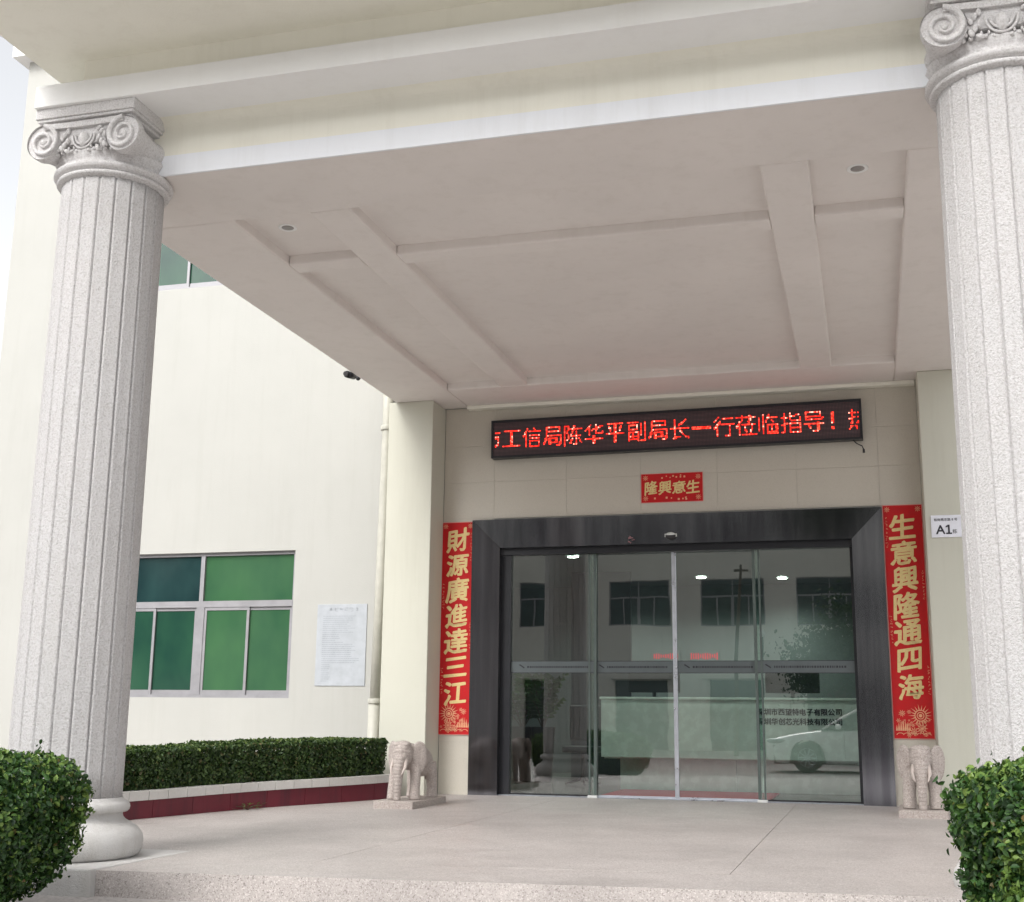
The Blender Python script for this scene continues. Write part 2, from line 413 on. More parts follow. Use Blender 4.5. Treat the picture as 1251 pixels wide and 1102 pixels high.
for a, b in ((-1.21, -.49), (6.55, 7.27)):
    box('pilaster', M_WALLR, bd, a, b, -.6, -.001, -.28, 5.838, bev=.012)
# stone panels round the door
px = [-.487, .32, 1.454, 2.589, 3.72, 4.855, 5.99, 6.548]; pz = [-.05, .75, 1.58, 2.42, 3.25, 4.08, 4.65, 5.22, 5.836]
for i in range(len(px)-1):
    for j in range(len(pz)-1):
        x0, x1, z0, z1 = px[i]+.001, px[i+1]-.001, pz[j]+.001, pz[j+1]-.001
        if z0 < 4.0 and x0 > .3 and x1 < 6.0: continue
        if x0 > .3 and z0 < 4 and x0 < 5.9: continue
        MB().box(x0, x1, .002+random.uniform(0, .0015), .03, z0, z1, bev=.0012).build('stone_panel', M_STONE, bd)
# windows: frame, sashes, panes
def window(x0, x1, z0, z1, par, mats, sashes=True, yy=.10, tz=None):
    tz = tz or z0+(z1-z0)*.645; f = MB(); t = .05; xm = (x0+x1)/2
    f.box(x0, x1, yy-.03, yy+.04, z0, z0+t); f.box(x0, x1, yy-.03, yy+.04, z1-t, z1)
    f.box(x0, x0+t, yy-.03, yy+.04, z0+t, z1-t); f.box(x1-t, x1, yy-.03, yy+.04, z0+t, z1-t)
    f.box(xm-.07, xm+.07, yy-.035, yy+.04, z0+t, tz-.06); f.box(xm-.035, xm+.035, yy-.035, yy+.04, tz+.04, z1-t)
    f.box(x0+t, x1-t, yy-.036, yy+.04, tz-.06, tz+.04)
    w = f.build('window', M_ALUW, par)
    k = 0
    for a, b in ((x0+t, xm-.035), (xm+.035, x1-t)):
        box('pane', mats[k % len(mats)], w, a, b, yy+.008, yy+.016, tz+.04, z1-t); k += 1
    for a, b in ((x0+t, xm-.07), (xm+.07, x1-t)):
        mid = (a+b)/2
        for q, (c, d) in enumerate(((a, mid+.03), (mid-.03, b))):
            if sashes:
                dy = .012 if q else -.012; e = .045
                s = MB(); s.box(c, c+e, yy-.012+dy, yy+.012+dy, z0+t, tz-.06); s.box(d-e, d, yy-.012+dy, yy+.012+dy, z0+t, tz-.06)
                s.box(c+e, d-e, yy-.012+dy, yy+.012+dy, z0+t, z0+t+.07); s.box(c+e, d-e, yy-.012+dy, yy+.012+dy, tz-.11, tz-.06)
                s.build('sash', M_ALUW, w)
            else: e = .02
            box('pane', mats[k % len(mats)], w, c+e, d-e, yy+.004+(.012 if q else -.012)-.003, yy+.004+(.012 if q else -.012)+.003, z0+t+.07, tz-.11); k += 1
    return w
window(*W1, bd, [M_GD, M_GGL, M_GG, M_GG, M_GGL, M_GGL])
window(*W2, bd, [M_GG, M_GD, M_GG, M_GD, M_GG, M_GG])
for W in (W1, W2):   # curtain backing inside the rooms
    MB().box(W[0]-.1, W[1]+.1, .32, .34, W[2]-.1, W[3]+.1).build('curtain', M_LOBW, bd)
lv = MB()
for k in range(12): lv.box(-4.43, -4.30, -.06, -.002, 8.28+k*.09, 8.34+k*.09)
lv.build('louvre', M_LOUV, bd)
# cream downpipe
dp = thing('downpipe', 'thin cream plastic drain pipe running down beside the left pilaster', 'pipe')
MB().tube([(-1.43, -.12, 7.5), (-1.42, -.12, 5.6), (-1.45, -.12, 3.2), (-1.48, -.12, 1.3)], .078, 14).build('pipe', M_PIPE, dp)
MB().tube([(-1.49, -.12, 1.3), (-1.49, -.12, -.2)], .086, 14).build('lower_pipe', M_PIPE, dp)
for z in (5.56, 1.33): MB().lathe([(.095, z-.04), (.1, z-.02), (.1, z+.02), (.095, z+.04)], 16, (-1.425 if z > 3 else -1.485, -.12)).build('coupling', M_PIPE, dp)
for z in (3.4,): MB().box(-1.53, -1.36, -.12, -.001, z-.02, z+.02).build('bracket', M_PIPE, dp)

# ================================================================ CANOPY
cp = thing('entrance_canopy', 'large cream flat roofed portico canopy with coffered ceiling carried on two columns', 'canopy')
ZB, ZC = 5.84, 5.945
Yf, Yfb, Yc0, Yc1, Yb = -8.88, -7.75, -6.50, -6.22, -1.12
XL0, XL1, XM0, XM1, XN0, XN1, XR0, XR1 = -1.11, -.10, .72, 1.14, 5.01, 5.43, 6.26, 7.27
def cbeam(x0, x1, y0, y1): return box('ceiling_beam', M_CEIL, cp, x0, x1, y0, y1, ZB, ZC+.1, bev=.02)
cbeam(XL0, XL1, Yfb, -.002); cbeam(XR0, XR1, Yfb, -.002)
cbeam(XM0, XM1, Yfb, Yb); cbeam(XN0, XN1, Yfb, Yb)
cbeam(XL0, XR1, Yf+.02, Yfb); cbeam(XL1, XR0, Yb, -.002)
for a, b in ((XL1, XM0), (XM1, XN0), (XN1, XR0)): cbeam(a, b, Yc0, Yc1)
box('ceiling_panel', M_CEIL, cp, XL0+.02, XR1-.02, Yf+.05, -.003, ZC, ZC+.08)
# little moulding where the back beam meets the wall
box('wall_moulding', M_BEAM, cp, XL1+.0, XR0+.28, -.16, -.003, 5.785, 5.84, bev=.012)
# lintel face, white strip, cornice, upper band, soffit slab
box('lintel', M_BEAM, cp, XL0, XR1, Yf, Yf+.5, 6.022, 6.42)
box('white_fascia_strip', M_STRIP, cp, XL0, XR1, Yf-.006, Yf+.016, 5.832, 6.022)
cv = MB(); pts = []
for k in range(7):
    a = PI/2*k/6; pts.append((Yf-.10+.10*math.sin(a), 6.26+.10*(1-math.cos(a))-.0))
prof = [(Yf, 6.26)]+[(Yf-.10*(1-math.cos(PI/2*k/6)), 6.26+.10*math.sin(PI/2*k/6)) for k in range(7)]+[(Yf, 6.37)]
cvx = [(XL0, a, b) for a, b in prof]+[(XR1, a, b) for a, b in prof]; n = len(prof)
cv.add(cvx, [(i, (i+1) % n, (i+1) % n+n, i+n) for i in range(n)]).build('cove', M_BEAM, cp, fix=True)
cn = MB(); cn.box(-1.22, 7.38, -9.42, Yf+.3, 6.36, 6.57, bev=.008)
cn.box(-1.22, -1.0, Yf+.3, -.002, 6.36, 6.57); cn.box(7.16, 7.38, Yf+.3, -.002, 6.36, 6.57)
cn.build('cornice', M_TRIM, cp)
box('side_lintel', M_BEAM, cp, XL0, XL0+.3, Yf+.5, -.002, ZC+.1, 6.36); box('side_lintel', M_BEAM, cp, XR1-.3, XR1, Yf+.5, -.002, ZC+.1, 6.36)
box('upper_band', M_BEAM, cp, -.81, 6.97, -9.31, -.002, 6.57, 6.82)
sl = box('roof_slab', M_BEAM, cp, -1.27, 7.43, -10.5, -.002, 6.82, 7.7)
box('roof_parapet_cap', M_TRIM, cp, -1.33, 7.49, -10.56, -.002, 7.7, 7.82)
# unlit recessed downlights
def downlight(x, y_, z, par, mat):
    d = MB(); d.lathe([(.062, z-.004), (.085, z-.012), (.095, z-.006), (.096, z+.01)], 28, (x, y_)); o = d.build('downlight_ring', M_TRIM if mat is not M_LAMP else M_WHITE, par)
    MB().lathe([(.03, z-.0045), (.062, z-.006), (.064, z+.01)], 24, (x, y_)).build('lens', mat, o); return o
downlight(5.845, -7.26, ZC, cp, M_LENS); downlight(.24, -7.24, ZC, cp, M_LENS)

# ================================================================ COLUMNS
def column():
    root = thing('fluted_column', 'left fluted ionic column beside the clipped bush and planter', 'column', (-.72, -8.85, 0))
    zt = -.07
    pl = MB().box(-.78, .78, -.72, .78, -.3, zt, bev=.015).build('plinth', M_COLS, root)
    base = [(.60, -.07), (.635, -.045), (.655, .0), (.66, .05), (.65, .10), (.615, .15), (.56, .19), (.51, .215), (.485, .24), (.478, .265), (.482, .28),
            (.515, .285), (.53, .30), (.535, .32), (.53, .345), (.51, .365), (.48, .38), (.47, .40)]
    MB().lathe(base, 64).build('base', M_COLS, root)
    NF = 20; seg = 18; n = NF*seg
    def rf(r_, z, a):
        t = (a/(2*PI)*NF) % 1.0
        e = min(t, 1-t)
        groove = .026*max(0, 1-e/.075)
        dish = .013*math.sin(PI*t)
        fade = 1.0
        return r_-(groove+dish*.6)*fade
    prof = []
    for k in range(25):
        t = k/24; z = .40+(5.735-.40)*t
        prof.append((.468-.016*t**1.6, z))
    MB().lathe(prof, n, rfun=rf, smooth=True).build('shaft', M_COL, root)
    neck = [(.44, 5.70), (.455, 5.715), (.485, 5.72), (.497, 5.735), (.49, 5.752), (.475, 5.757), (.475, 5.765), (.505, 5.772), (.525, 5.795), (.522, 5.82), (.495, 5.835),
            (.475, 5.84), (.485, 5.875), (.515, 5.92), (.50, 5.96), (.42, 6.0), (.42, 6.05)]
    bead = lambda r_, z, a: r_+(.008*math.sin(a*36) if 5.84 < z < 5.95 else 0)
    MB().lathe(neck, 144, rfun=bead).build('necking', M_CAPST, root)
    # core block behind the volutes
    MB().box(-.40, .40, -.43, .43, 5.93, 6.22, bev=.02).build('capital_core', M_CAPST, root)
    ab = MB().box(-.50, .50, -.535, .50, 6.262, 6.362, bev=.006); ab.box(-.485, .485, -.52, .485, 6.235, 6.262, bev=.004); ab.box(-.455, .455, -.49, .455, 6.205, 6.235, bev=.006)
    ab.build('abacus', M_CAPST, root)
    # canalis: band joining both scrolls, front and back
    for s in (-1, 1):
        y0 = s*.535; b = MB()
        pts = [(-.40, 6.206)]+[(-.40+.80*k/10, 6.206-.012*math.sin(PI*k/10)) for k in range(1, 11)]
        lo = [(x, z-.050) for x, z in reversed(pts)]
        ya, yb = sorted((y0, s*.44)); b.prism(pts+lo, ya, yb)
        lo2 = [(x, z-.20) for x, z in reversed(pts)]
        ya, yb = sorted((s*.50, s*.40)); b.prism([(x, z-.03) for x, z in pts]+lo2, ya, yb)
        b.build('canalis', M_CAPST, root, fix=True)
    for sx in (-1, 1):
        cx, cz, R = sx*.398, 6.038, .168
        b = MB()
        # bolster: waisted drum from front scroll to back scroll
        pr = [(R*.98, -.535), (R, -.50), (R*.98, -.44), (R*.80, -.36), (R*.66, -.2), (R*.62, -.07), (R*.70, -.055), (R*.72, 0), (R*.70, .055), (R*.62, .07), (R*.66, .2), (R*.80, .36), (R*.98, .44), (R, .50), (R*.98, .535)]
        n = 40; vs = [(cx+rr*math.cos(2*PI*k/n), yy, cz+rr*math.sin(2*PI*k/n)) for rr, yy in pr for k in range(n)]
        fs = [(j*n+k, (j+1)*n+k, (j+1)*n+(k+1) % n, j*n+(k+1) % n) for j in range(len(pr)-1) for k in range(n)]
        b.add(vs, fs, True)
        # recessed scroll faces
        for s in (-1, 1):
            yy = s*.515; c0 = len(b.v)
            ring = [(cx+R*.97*math.cos(2*PI*k/n), yy, cz+R*.97*math.sin(2*PI*k/n)) for k in range(n)]
            b.add(ring, [tuple(range(n)) if s < 0 else tuple(reversed(range(n)))])
        v = b.build('volute', M_CAPST, root, fix=True)
        for s in (-1, 1):
            sp = MB(); turns = 1.8; K = 90; vs = []
            for k in range(K+1):
                t = k/K; a = PI/2-sx*0-turns*2*PI*t*(-sx) if True else 0
                a = PI/2+(-sx)*(-turns*2*PI*t)
                rad = R*(1-.80*t**.9); wd = .038*(1-.6*t); pd = .040*(1-.25*t)
                for (dr, dy) in ((wd*.15, 0), (wd*.1, 1), (-wd*.35, 1.18), (-wd, 1), (-wd*1.08, 0)):
                    rr = rad+dr-.0
                    vs.append((cx+rr*math.cos(a), s*(.505+pd*dy), cz+rr*math.sin(a)))
            q = 5; fs = [(k*q+i, (k+1)*q+i, (k+1)*q+i+1, k*q+i+1) for k in range(K) for i in range(q-1)]
            sp.add(vs, fs, True); sp.ellipsoid((cx, s*.515, cz), (.03, .028, .03), 14, 8)
            sp.build('scroll', M_CAPST, v, fix=True)
    # egg with two shells, and little leaves between the scrolls
    for s in (-1, 1):
        e = MB(); e.ellipsoid((0, s*.50, 6.03), (.052, .045, .075), 16, 10)
        for rr in (.082, .112):
            pts = [(rr*math.cos(a), s*.515, 6.075+rr*1.18*math.sin(a)) for a in [PI+PI*k/16 for k in range(17)]]
            e.tube(pts, .0105, 8)
        e.build('egg_moulding', M_CAPST, root)
        lf = MB(); rnd = random.Random(4)
        for sx in (-1, 1):
            for k in range(7):
                a = rnd.uniform(-.3, 1.2); x = sx*(.155+.03*(k % 3)); z = 6.12-.032*k
                lf.ellipsoid((x, s*.515, z), (.020, .02, .032), 8, 6, Matrix.Rotation(sx*a, 3, 'Y'))
            for k in range(5):
                x = sx*(.06+.052*k); lf.ellipsoid((x, s*(.505-.035*(abs(x)/.3)**2), 5.925+.006*(k % 2)), (.019, .02, .017), 8, 6)
                lf.ellipsoid((x+.02, s*.505, 5.955), (.011, .015, .018), 8, 6)
        lf.build('leaf_ornament', M_CAPST, root)
    return root
c1 = column()
c2 = copy_tree(c1); c2.location = (6.88, -8.85, 0); c2['label'] = 'right fluted ionic column standing in front of the A1 plate pilaster'
for c in (c1, c2): c['group'] = 'fluted ionic columns of the portico'

# ================================================================ PLANTER AND HEDGE, left side
ctrl = [(-.72, -.95), (-.80, -1.35), (-1.08, -2.1), (-1.62, -3.3), (-2.0, -4.6), (-2.30, -5.8), (-2.75, -7.6), (-3.3, -9.6), (-3.9, -11.8)]
def catmull(P, n):
    out = []
    for i in range(len(P)-1):
        a, b, c, d = [Vector(P[min(max(k, 0), len(P)-1)]) for k in (i-1, i, i+1, i+2)]
        for k in range(n):
            t = k/n; out.append(.5*((2*b)+(-a+c)*t+(2*a-5*b+4*c-d)*t*t+(-a+3*b-3*c+d)*t**3))
    out.append(Vector(P[-1])); return out
path = catmull(ctrl, 14)
L = [0]
for a, b in zip(path, path[1:]): L.append(L[-1]+(b-a).length)
def along(s):
    s = max(0, min(s, L[-1]-1e-4))
    k = max(i for i in range(len(L)-1) if L[i] <= s)
    t = (s-L[k])/(L[k+1]-L[k]); pnt = path[k].lerp(path[k+1], t)
    k0, k1 = max(k-2, 0), min(k+3, len(path)-1); d = (path[k1]-path[k0]).normalized(); return pnt, d, Vector((-d.y, d.x))*-1
HC = .30
pt = thing('planter', 'long curved planter edged with a dark red wall and pale cap tiles', 'planter')
ln = L[-1]; seg = 60
def ribbon(off0, off1, zf0, zf1, s0=0, s1=None, segs=60):
    s1 = s1 or ln; b = MB(); vs = []
    for k in range(segs+1):
        pnt, d, nn = along(s0+(s1-s0)*k/segs)     # nn points away from the platform
        a = pnt+nn*off0; c = pnt+nn*off1
        vs += [(a.x, a.y, zf0(a)), (a.x, a.y, zf1(a)), (c.x, c.y, zf1(c)), (c.x, c.y, zf0(c))]
    fs = []
    for k in range(segs):
        o = 4*k
        for i in range(4): fs.append((o+i, o+(i+1) % 4, o+4+(i+1) % 4, o+4+i))
    fs += [(0, 3, 2, 1), (4*segs, 4*segs+1, 4*segs+2, 4*segs+3)]
    return b.add(vs, fs)
nn_test = along(1)[2]
if nn_test.x > 0: _al = along; along = lambda s: (lambda q: (q[0], q[1], -q[2]))(_al(s))
captop = lambda a: .33+fz(a.x, a.y)*1.0-.03*min(1, -a.y/5)
# the red wall in glazed panels
npan = int(ln/.62)
for k in range(npan):
    ribbon(.0+random.uniform(0, .002), .12, lambda a: -.28, lambda a: captop(a)-.1, ln*k/npan+.003, ln*(k+1)/npan-.003, 4).build('red_panel', M_REDPAINT, pt, fix=True)
s = 0
while s < ln-.3:
    ribbon(-.025+random.uniform(-.003, .003), .15, lambda a: captop(a)-.1, lambda a: captop(a), s+.004, s+.296, 3).build('cap_tile', M_CAP, pt, fix=True); s += .3
ribbon(.12, 1.6, lambda a: -.28, lambda a: captop(a)-.09).build('soil_bed', M_SOIL, pt, fix=True)

# leaves ---------------------------------------------------------
def leaves(P, Nn, size, rnd, jit=.9, asp=.55):
    """folded leaves: 2 quads meeting at the midrib"""
    n = len(P); d = rnd.normal(size=(n, 3)); nrm = Nn+jit*d; nrm /= np.linalg.norm(nrm, axis=1)[:, None]
    a = rnd.normal(size=(n, 3)); a[:, 2] += .35
    u = a-(a*nrm).sum(1)[:, None]*nrm; u /= np.linalg.norm(u, axis=1)[:, None]; v = np.cross(nrm, u)
    s = size*rnd.uniform(.5, 1.45, n)[:, None]; h = nrm*s*.16
    p0 = P-u*s*.5; p1 = P+u*s*.5
    pts = np.stack([p0, P-u*s*.12+v*s*asp*.5+h, P+u*s*.25+v*s*asp*.42+h, p1, P+u*s*.25-v*s*asp*.42+h, P-u*s*.12-v*s*asp*.5+h], 1).reshape(-1, 3)
    b = np.arange(n)[:, None]*6
    f = np.concatenate([b+np.array([[0, 3, 2, 1]]), b+np.array([[0, 5, 4, 3]])], 1).reshape(-1, 4)
    return pts, f
def leafmesh(name, P, Nn, size, mat, parent, seed, **k):
    rnd = np.random.default_rng(seed); pts, f = leaves(P, Nn, size, rnd, **k)
    me = bpy.data.meshes.new(name); me.vertices.add(len(pts)); me.vertices.foreach_set('co', pts.ravel())
    me.loops.add(f.size); me.loops.foreach_set('vertex_index', f.ravel().astype(np.int32)); me.polygons.add(len(f))
    me.polygons.foreach_set('loop_start', np.arange(0, f.size, 4, dtype=np.int32)); me.polygons.foreach_set('loop_total', np.full(len(f), 4, np.int32))
    me.update(calc_edges=True); me.validate()
    o = link(name, me, mat, parent); o['kind'] = 'stuff'; return o
def lump(p3, sc_, amp): return amp*(noise.noise(Vector(p3)*sc_)+.5*noise.noise(Vector(p3)*sc_*2.3))
def bush(label, centre, half, hgt, seed, n=26000, zb=-.25, taper=.20):
    rnd = np.random.default_rng(seed)
    root = thing('clipped_bush', label, 'bush', (centre[0], centre[1], zb), group='clipped bushes in front of the columns')
    P, Nn = [], []
    e = 4.0
    while len(P) < n:
        d = rnd.normal(size=3); d /= np.linalg.norm(d)
        if d[2] < -.93: continue
        q = np.abs(d)**e; rr = 1/(q.sum())**(1/e)
        s_ = rr*(1-abs(rnd.normal())*.09 if rnd.random() < .8 else rnd.uniform(.55, .95))
        x = d[0]*s_*half[0]; yv = d[1]*s_*half[1]; z = hgt*.5+d[2]*s_*hgt*.5
        low = 1-taper*max(0, 1-z/(hgt*.8))**1.3          # narrower towards the ground
        x *= low; yv *= low
        k = 1+lump((x+seed, yv, z), 2.4, .08)+lump((x, yv+seed, z), 7, .05)+(abs(rnd.normal())*.05 if rnd.random() < .012 else 0)
        P.append((x*k, yv*k, max(.0, hgt*.5+(z-hgt*.5)*k))); Nn.append(d)
    for _ in range(150):                 # stray shoots
        i = int(rnd.integers(0, n)); a = np.array(P[i]); d = np.array(Nn[i])+np.array((0, 0, .5)); d /= np.linalg.norm(d)
        if a[2] < hgt*.35 or np.linalg.norm(a/np.array((half[0], half[1], hgt))) < .5: continue
        l_ = rnd.uniform(.05, .13)
        for q_ in range(9): P.append(tuple(a+d*l_*q_/8+rnd.normal(size=3)*.012)); Nn.append(rnd.normal(size=3))
    P = np.array(P); Nn = np.array(Nn)
    clump = np.array([noise.noise(Vector(q)*2.2+Vector((seed, 0, 0))) for q in P])
    young = (clump > .22) & (rnd.random(len(P)) < .5) | (rnd.random(len(P)) < .05) | ((P[:, 2] > hgt*.86) & (rnd.random(len(P)) < .22))
    leafmesh('foliage', P[~young], Nn[~young], .039, M_LEAF, root, seed+1)
    leafmesh('young_foliage', P[young]*1.01, Nn[young], .038, M_LEAFY, root, seed+2)
    t = MB(); r_ = random.Random(seed)
    for k in range(60):
        a = r_.uniform(0, 2*PI); q = r_.uniform(.4, .86); zz = r_.uniform(.3, .9)*hgt
        e1 = (math.cos(a)*half[0]*q, math.sin(a)*half[1]*q, zz)
        t.tube([(e1[0]*.1, e1[1]*.1, 0), (e1[0]*.45, e1[1]*.45, zz*.5), e1], [.02, .012, .004], 5)
    t.build('branches', M_TWIG, root)
    return root
bush('left clipped green bush at the foot of the column by the planter', (-.66, -11.15), (1.37, .93), 1.10, 11, 95000)
bush('right clipped green bush in front of the right column', (7.62, -11.1), (1.48, .93), 1.17, 23, 98000, taper=.13)
# long hedge in the planter
def hedge():
    rnd = np.random.default_rng(5); root = thing('long_hedge', 'long low dark green clipped hedge growing in the red edged planter', 'hedge')
    P, Nn = [], []; n = 52000; s0, s1 = .15, 8.2
    wd = 1.0
    for _ in range(n):
        s_ = rnd.uniform(s0, s1); pnt, d, nn = along(s_)
        side = rnd.random(); jit = abs(rnd.normal())*.035 if rnd.random() < .85 else rnd.uniform(0, .25)
        zt = .81-.028*s_; zb = captop(pnt)-.12; nz = lump((pnt.x*1.2, pnt.y*1.2, s_), 3.2, .055)
        if side < .55: z = rnd.uniform(zb, zt); o = .10+jit-nz+.05*(1-(z-zb)/(zt-zb))**2; nv = (-nn.x, -nn.y, .25)
        elif side < .90: o = rnd.uniform(.10, .1+wd); z = zt-jit*.6+nz; nv = (0, 0, 1)
        else: o = .1+wd-jit; z = rnd.uniform(zb, zt); nv = (nn.x, nn.y, .2)
        c = .06
        P.append((pnt.x+nn.x*o, pnt.y+nn.y*o, z)); Nn.append(nv)
    P = np.array(P); Nn = np.array(Nn, float)
    leafmesh('foliage', P, Nn, .045, M_LEAFD, root, 9, jit=.8)
    k = rnd.random(len(P)) < .30; top = (Nn[:, 2] > .5) & k
    leafmesh('young_foliage', P[top]+np.array([0, 0, .01]), Nn[top], .04, M_LEAFYD, root, 10)
    t = MB(); r_ = random.Random(3)
    for k in range(150):
        pnt, d, nn = along(r_.uniform(s0, s1)); o = r_.uniform(.25, .9); b = pnt+nn*o; zz = .74-.028*5
        t.tube([(b.x, b.y, .05), (b.x+r_.uniform(-.1, .1), b.y+r_.uniform(-.1, .1), .4), (b.x+r_.uniform(-.2, .2), b.y+r_.uniform(-.2, .2), zz)], [.016, .011, .004], 5)
    t.build('branches', M_TWIG, root)
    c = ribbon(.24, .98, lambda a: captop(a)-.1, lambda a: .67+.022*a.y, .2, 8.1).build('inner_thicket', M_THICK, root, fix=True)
    return root
hedge()

wd_ = thing('weed', 'tiny straggly weed growing where the red planter wall meets the paving', 'plant', (-1.66, -3.72, fz(-1.66, -3.72)))
lf = MB(); r_ = random.Random(77)
for k in range(34):
    a = r_.uniform(0, 2*PI); q = r_.uniform(.03, .2); z = r_.uniform(.01, .08); c = Vector((q*math.cos(a)*.8, q*math.sin(a)*1.6, z)); u = Vector((math.cos(a), math.sin(a), .3))*r_.uniform(.02, .05); v = Vector((-math.sin(a), math.cos(a), 0))*.014
    lf.add([c-u, c+v, c+u, c-v], [(0, 1, 2, 3)])
o = lf.build('foliage', M_LEAFYD, wd_); o['kind'] = 'stuff'
st = MB()
for k in range(7):
    a = 2*PI*k/7; st.tube([(0, 0, 0), (.06*math.cos(a), .12*math.sin(a), .04), (.12*math.cos(a), .24*math.sin(a), .05)], .003, 4)
st.build('stem', M_TWIG, wd_)

# ================================================================ DOORS
FW, FH = 6.0, 4.05; IX0, IX1, IZ = .43, 5.58, 3.62
dr = thing('glass_entrance', 'wide glass sliding entrance doors in a dark brushed steel portal', 'door')
def jamb(pts):        # outline (x,z) outer then inner on a splayed face
    b = MB(); n = len(pts)
    ys_ = {'o': -.075, 'i': -.035}
    f = [(x, ys_[k], z) for x, z, k in pts]; bk = [(x, .30, z) for x, z, k in pts]
    return b.add(f+bk, [tuple(range(n)), tuple(range(2*n-1, n-1, -1))]+[(i, i+n, (i+1) % n+n, (i+1) % n) for i in range(n)])
g = .004
for nm, pts in (('left_jamb', [(.0, -.02, 'o'), (IX0, -.02, 'i'), (IX0, IZ, 'i'), (.0, FH, 'o')]),
                ('right_jamb', [(IX1, -.02, 'i'), (FW, -.02, 'o'), (FW, FH, 'o'), (IX1, IZ, 'i')]),
                ('header', [(g, FH, 'o'), (IX0+g, IZ, 'i'), (IX1-g, IZ, 'i'), (FW-g, FH, 'o')])):
    jamb(pts).build(nm.split('_')[1] if 'jamb' in nm else nm, M_STEEL, dr, fix=True)
YG = .14
box('track_cover', M_BLACK, dr, IX0, IX1, YG-.08, YG+.12, IZ-.10, IZ-.002)
box('side_post', M_BLACK, dr, IX0+.002, IX0+.15, YG-.05, YG+.07, 0, IZ-.1); box('side_post', M_BLACK, dr, IX1-.04, IX1-.002, YG-.05, YG+.07, 0, IZ-.1)
box('sill', M_ALU, dr, IX0, IX1, YG-.07, YG+.1, -.03, .012)
pan = [(IX0+.15, 1.86, YG), (1.78, 3.03, YG+.05), (3.035, 4.27, YG+.05), (4.19, IX1-.04, YG)]
for i, (a, b_, yv) in enumerate(pan):
    gp = MB().add([(a, yv, .035), (b_, yv, .035), (b_, yv, IZ-.1), (a, yv, IZ-.1)], [(0, 1, 2, 3)]).build('glass_panel', M_GLASS, dr)
    MB().box(a, b_, yv-.01, yv+.01, .012, .034).build('bottom_rail', M_BLACK if i in (0, 3) else M_ALU, gp)
    # frosted band with fine lines
    MB().box(a+.002, b_-.002, yv-.004, yv-.002, 1.77, 1.93).build('film_band', M_FROST, gp)
    lt = MB(); r_ = random.Random(i)
    x = a+.25
    for zz in (1.765, 1.935): lt.box(a+.002, b_-.002, yv-.0052, yv-.0045, zz-.004, zz+.004)
    while x < b_-.12: ww = r_.uniform(.012, .03); lt.box(x, x+ww, yv-.0052, yv-.0045, 1.835, 1.865); x += ww+.012
    lt.add([(a+.12, yv-.005, 1.88), (a+.2, yv-.005, 1.83), (a+.21, yv-.005, 1.845), (a+.14, yv-.005, 1.89)], [(0, 1, 2, 3)])
    lt.build('film_print', M_INK, gp)
M_EDGE = simple('green_glass_edge', (.10, .13, .12), .35)
for xx, w_ in ((1.775, .012), (1.86, .02), (4.19, .02), (4.265, .012)): box('edge_strip', M_EDGE, dr, xx-w_, xx+w_, YG-.012, YG+.06, .03, IZ-.1)
box('meeting_stile', M_ALU, dr, 3.005, 3.065, YG+.02, YG+.075, .02, IZ-.1, bev=.005)
for xx in (1.83, 4.23): box('floor_guide', M_TRIM, dr, xx-.07, xx+.07, YG-.09, YG-.02, -.02, .03, bev=.006)
# dome sensor over the doors
ds = thing('dome_sensor', 'small white half round sensor stuck on the steel door header', 'sensor', (3.035, -.055, 3.73))
MB().box(-.09, .09, -.02, .0, -.02, .03, bev=.005).build('backplate', M_WHITE, ds)
MB().ellipsoid((0, -.03, -.01), (.075, .05, .055), 20, 12).build('dome', M_POT, ds)
MB().ellipsoid((0, -.034, .012), (.068, .05, .035), 20, 12).build('cover', M_WHITE, ds)
st = MB(); r_ = random.Random(8)
for k in range(14): st.box(*(lambda x, z, s: (x, x+s, -.062, -.0585, z, z+s*r_.uniform(.4, 1.4)))(2.40+r_.uniform(0, .09), 3.62+r_.uniform(0, .12), r_.uniform(.008, .022)))
tag(st.build('sticker_residue', simple('torn_pink_sticker', (.42, .22, .24), .7)), 'torn remains of a pink sticker on the door header left of the dome sensor', 'sticker')

# ================================================================ LOBBY
lb = bpy.data.objects.new('lobby', None); COL.objects.link(lb); tag(lb, 'dim lobby room behind the glass doors', kind='structure')
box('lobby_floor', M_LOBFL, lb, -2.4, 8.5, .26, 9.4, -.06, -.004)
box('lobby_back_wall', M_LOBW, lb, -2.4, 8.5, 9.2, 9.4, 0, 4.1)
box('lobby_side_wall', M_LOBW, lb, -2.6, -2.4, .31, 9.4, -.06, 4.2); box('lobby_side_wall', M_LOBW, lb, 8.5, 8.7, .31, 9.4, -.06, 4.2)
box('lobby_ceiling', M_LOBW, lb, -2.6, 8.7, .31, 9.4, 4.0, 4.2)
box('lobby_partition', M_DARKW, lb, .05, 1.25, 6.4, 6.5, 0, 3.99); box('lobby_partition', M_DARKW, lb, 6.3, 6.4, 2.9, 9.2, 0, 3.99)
mt = MB().box(1.85, 4.30, .30, 2.35, .0, .018, bev=.004).build('door_mat', M_MAT); tag(mt, 'dark red floor mat lying just inside the glass doors', 'mat')
dk = thing('reception_desk', 'long white reception desk with a recessed base seen through the glass doors', 'desk')
box('front_panel', M_WHITE, dk, 1.56, 6.2, 2.0, 2.06, .52, 1.42, bev=.006); box('counter_top', M_WHITE, dk, 1.54, 6.22, 1.97, 3.1, 1.42, 1.46, bev=.006)
for a, b_ in ((1.75, 3.62), (3.63, 6.0)): box('base_panel', M_WHITE, dk, a, b_, 2.62, 2.66, .0, .515)
box('side_panel', M_WHITE, dk, 1.56, 1.6, 2.06, 3.0, .52, 1.42); box('underside', M_WHITE, dk, 1.6, 6.2, 2.06, 3.0, .50, .52)
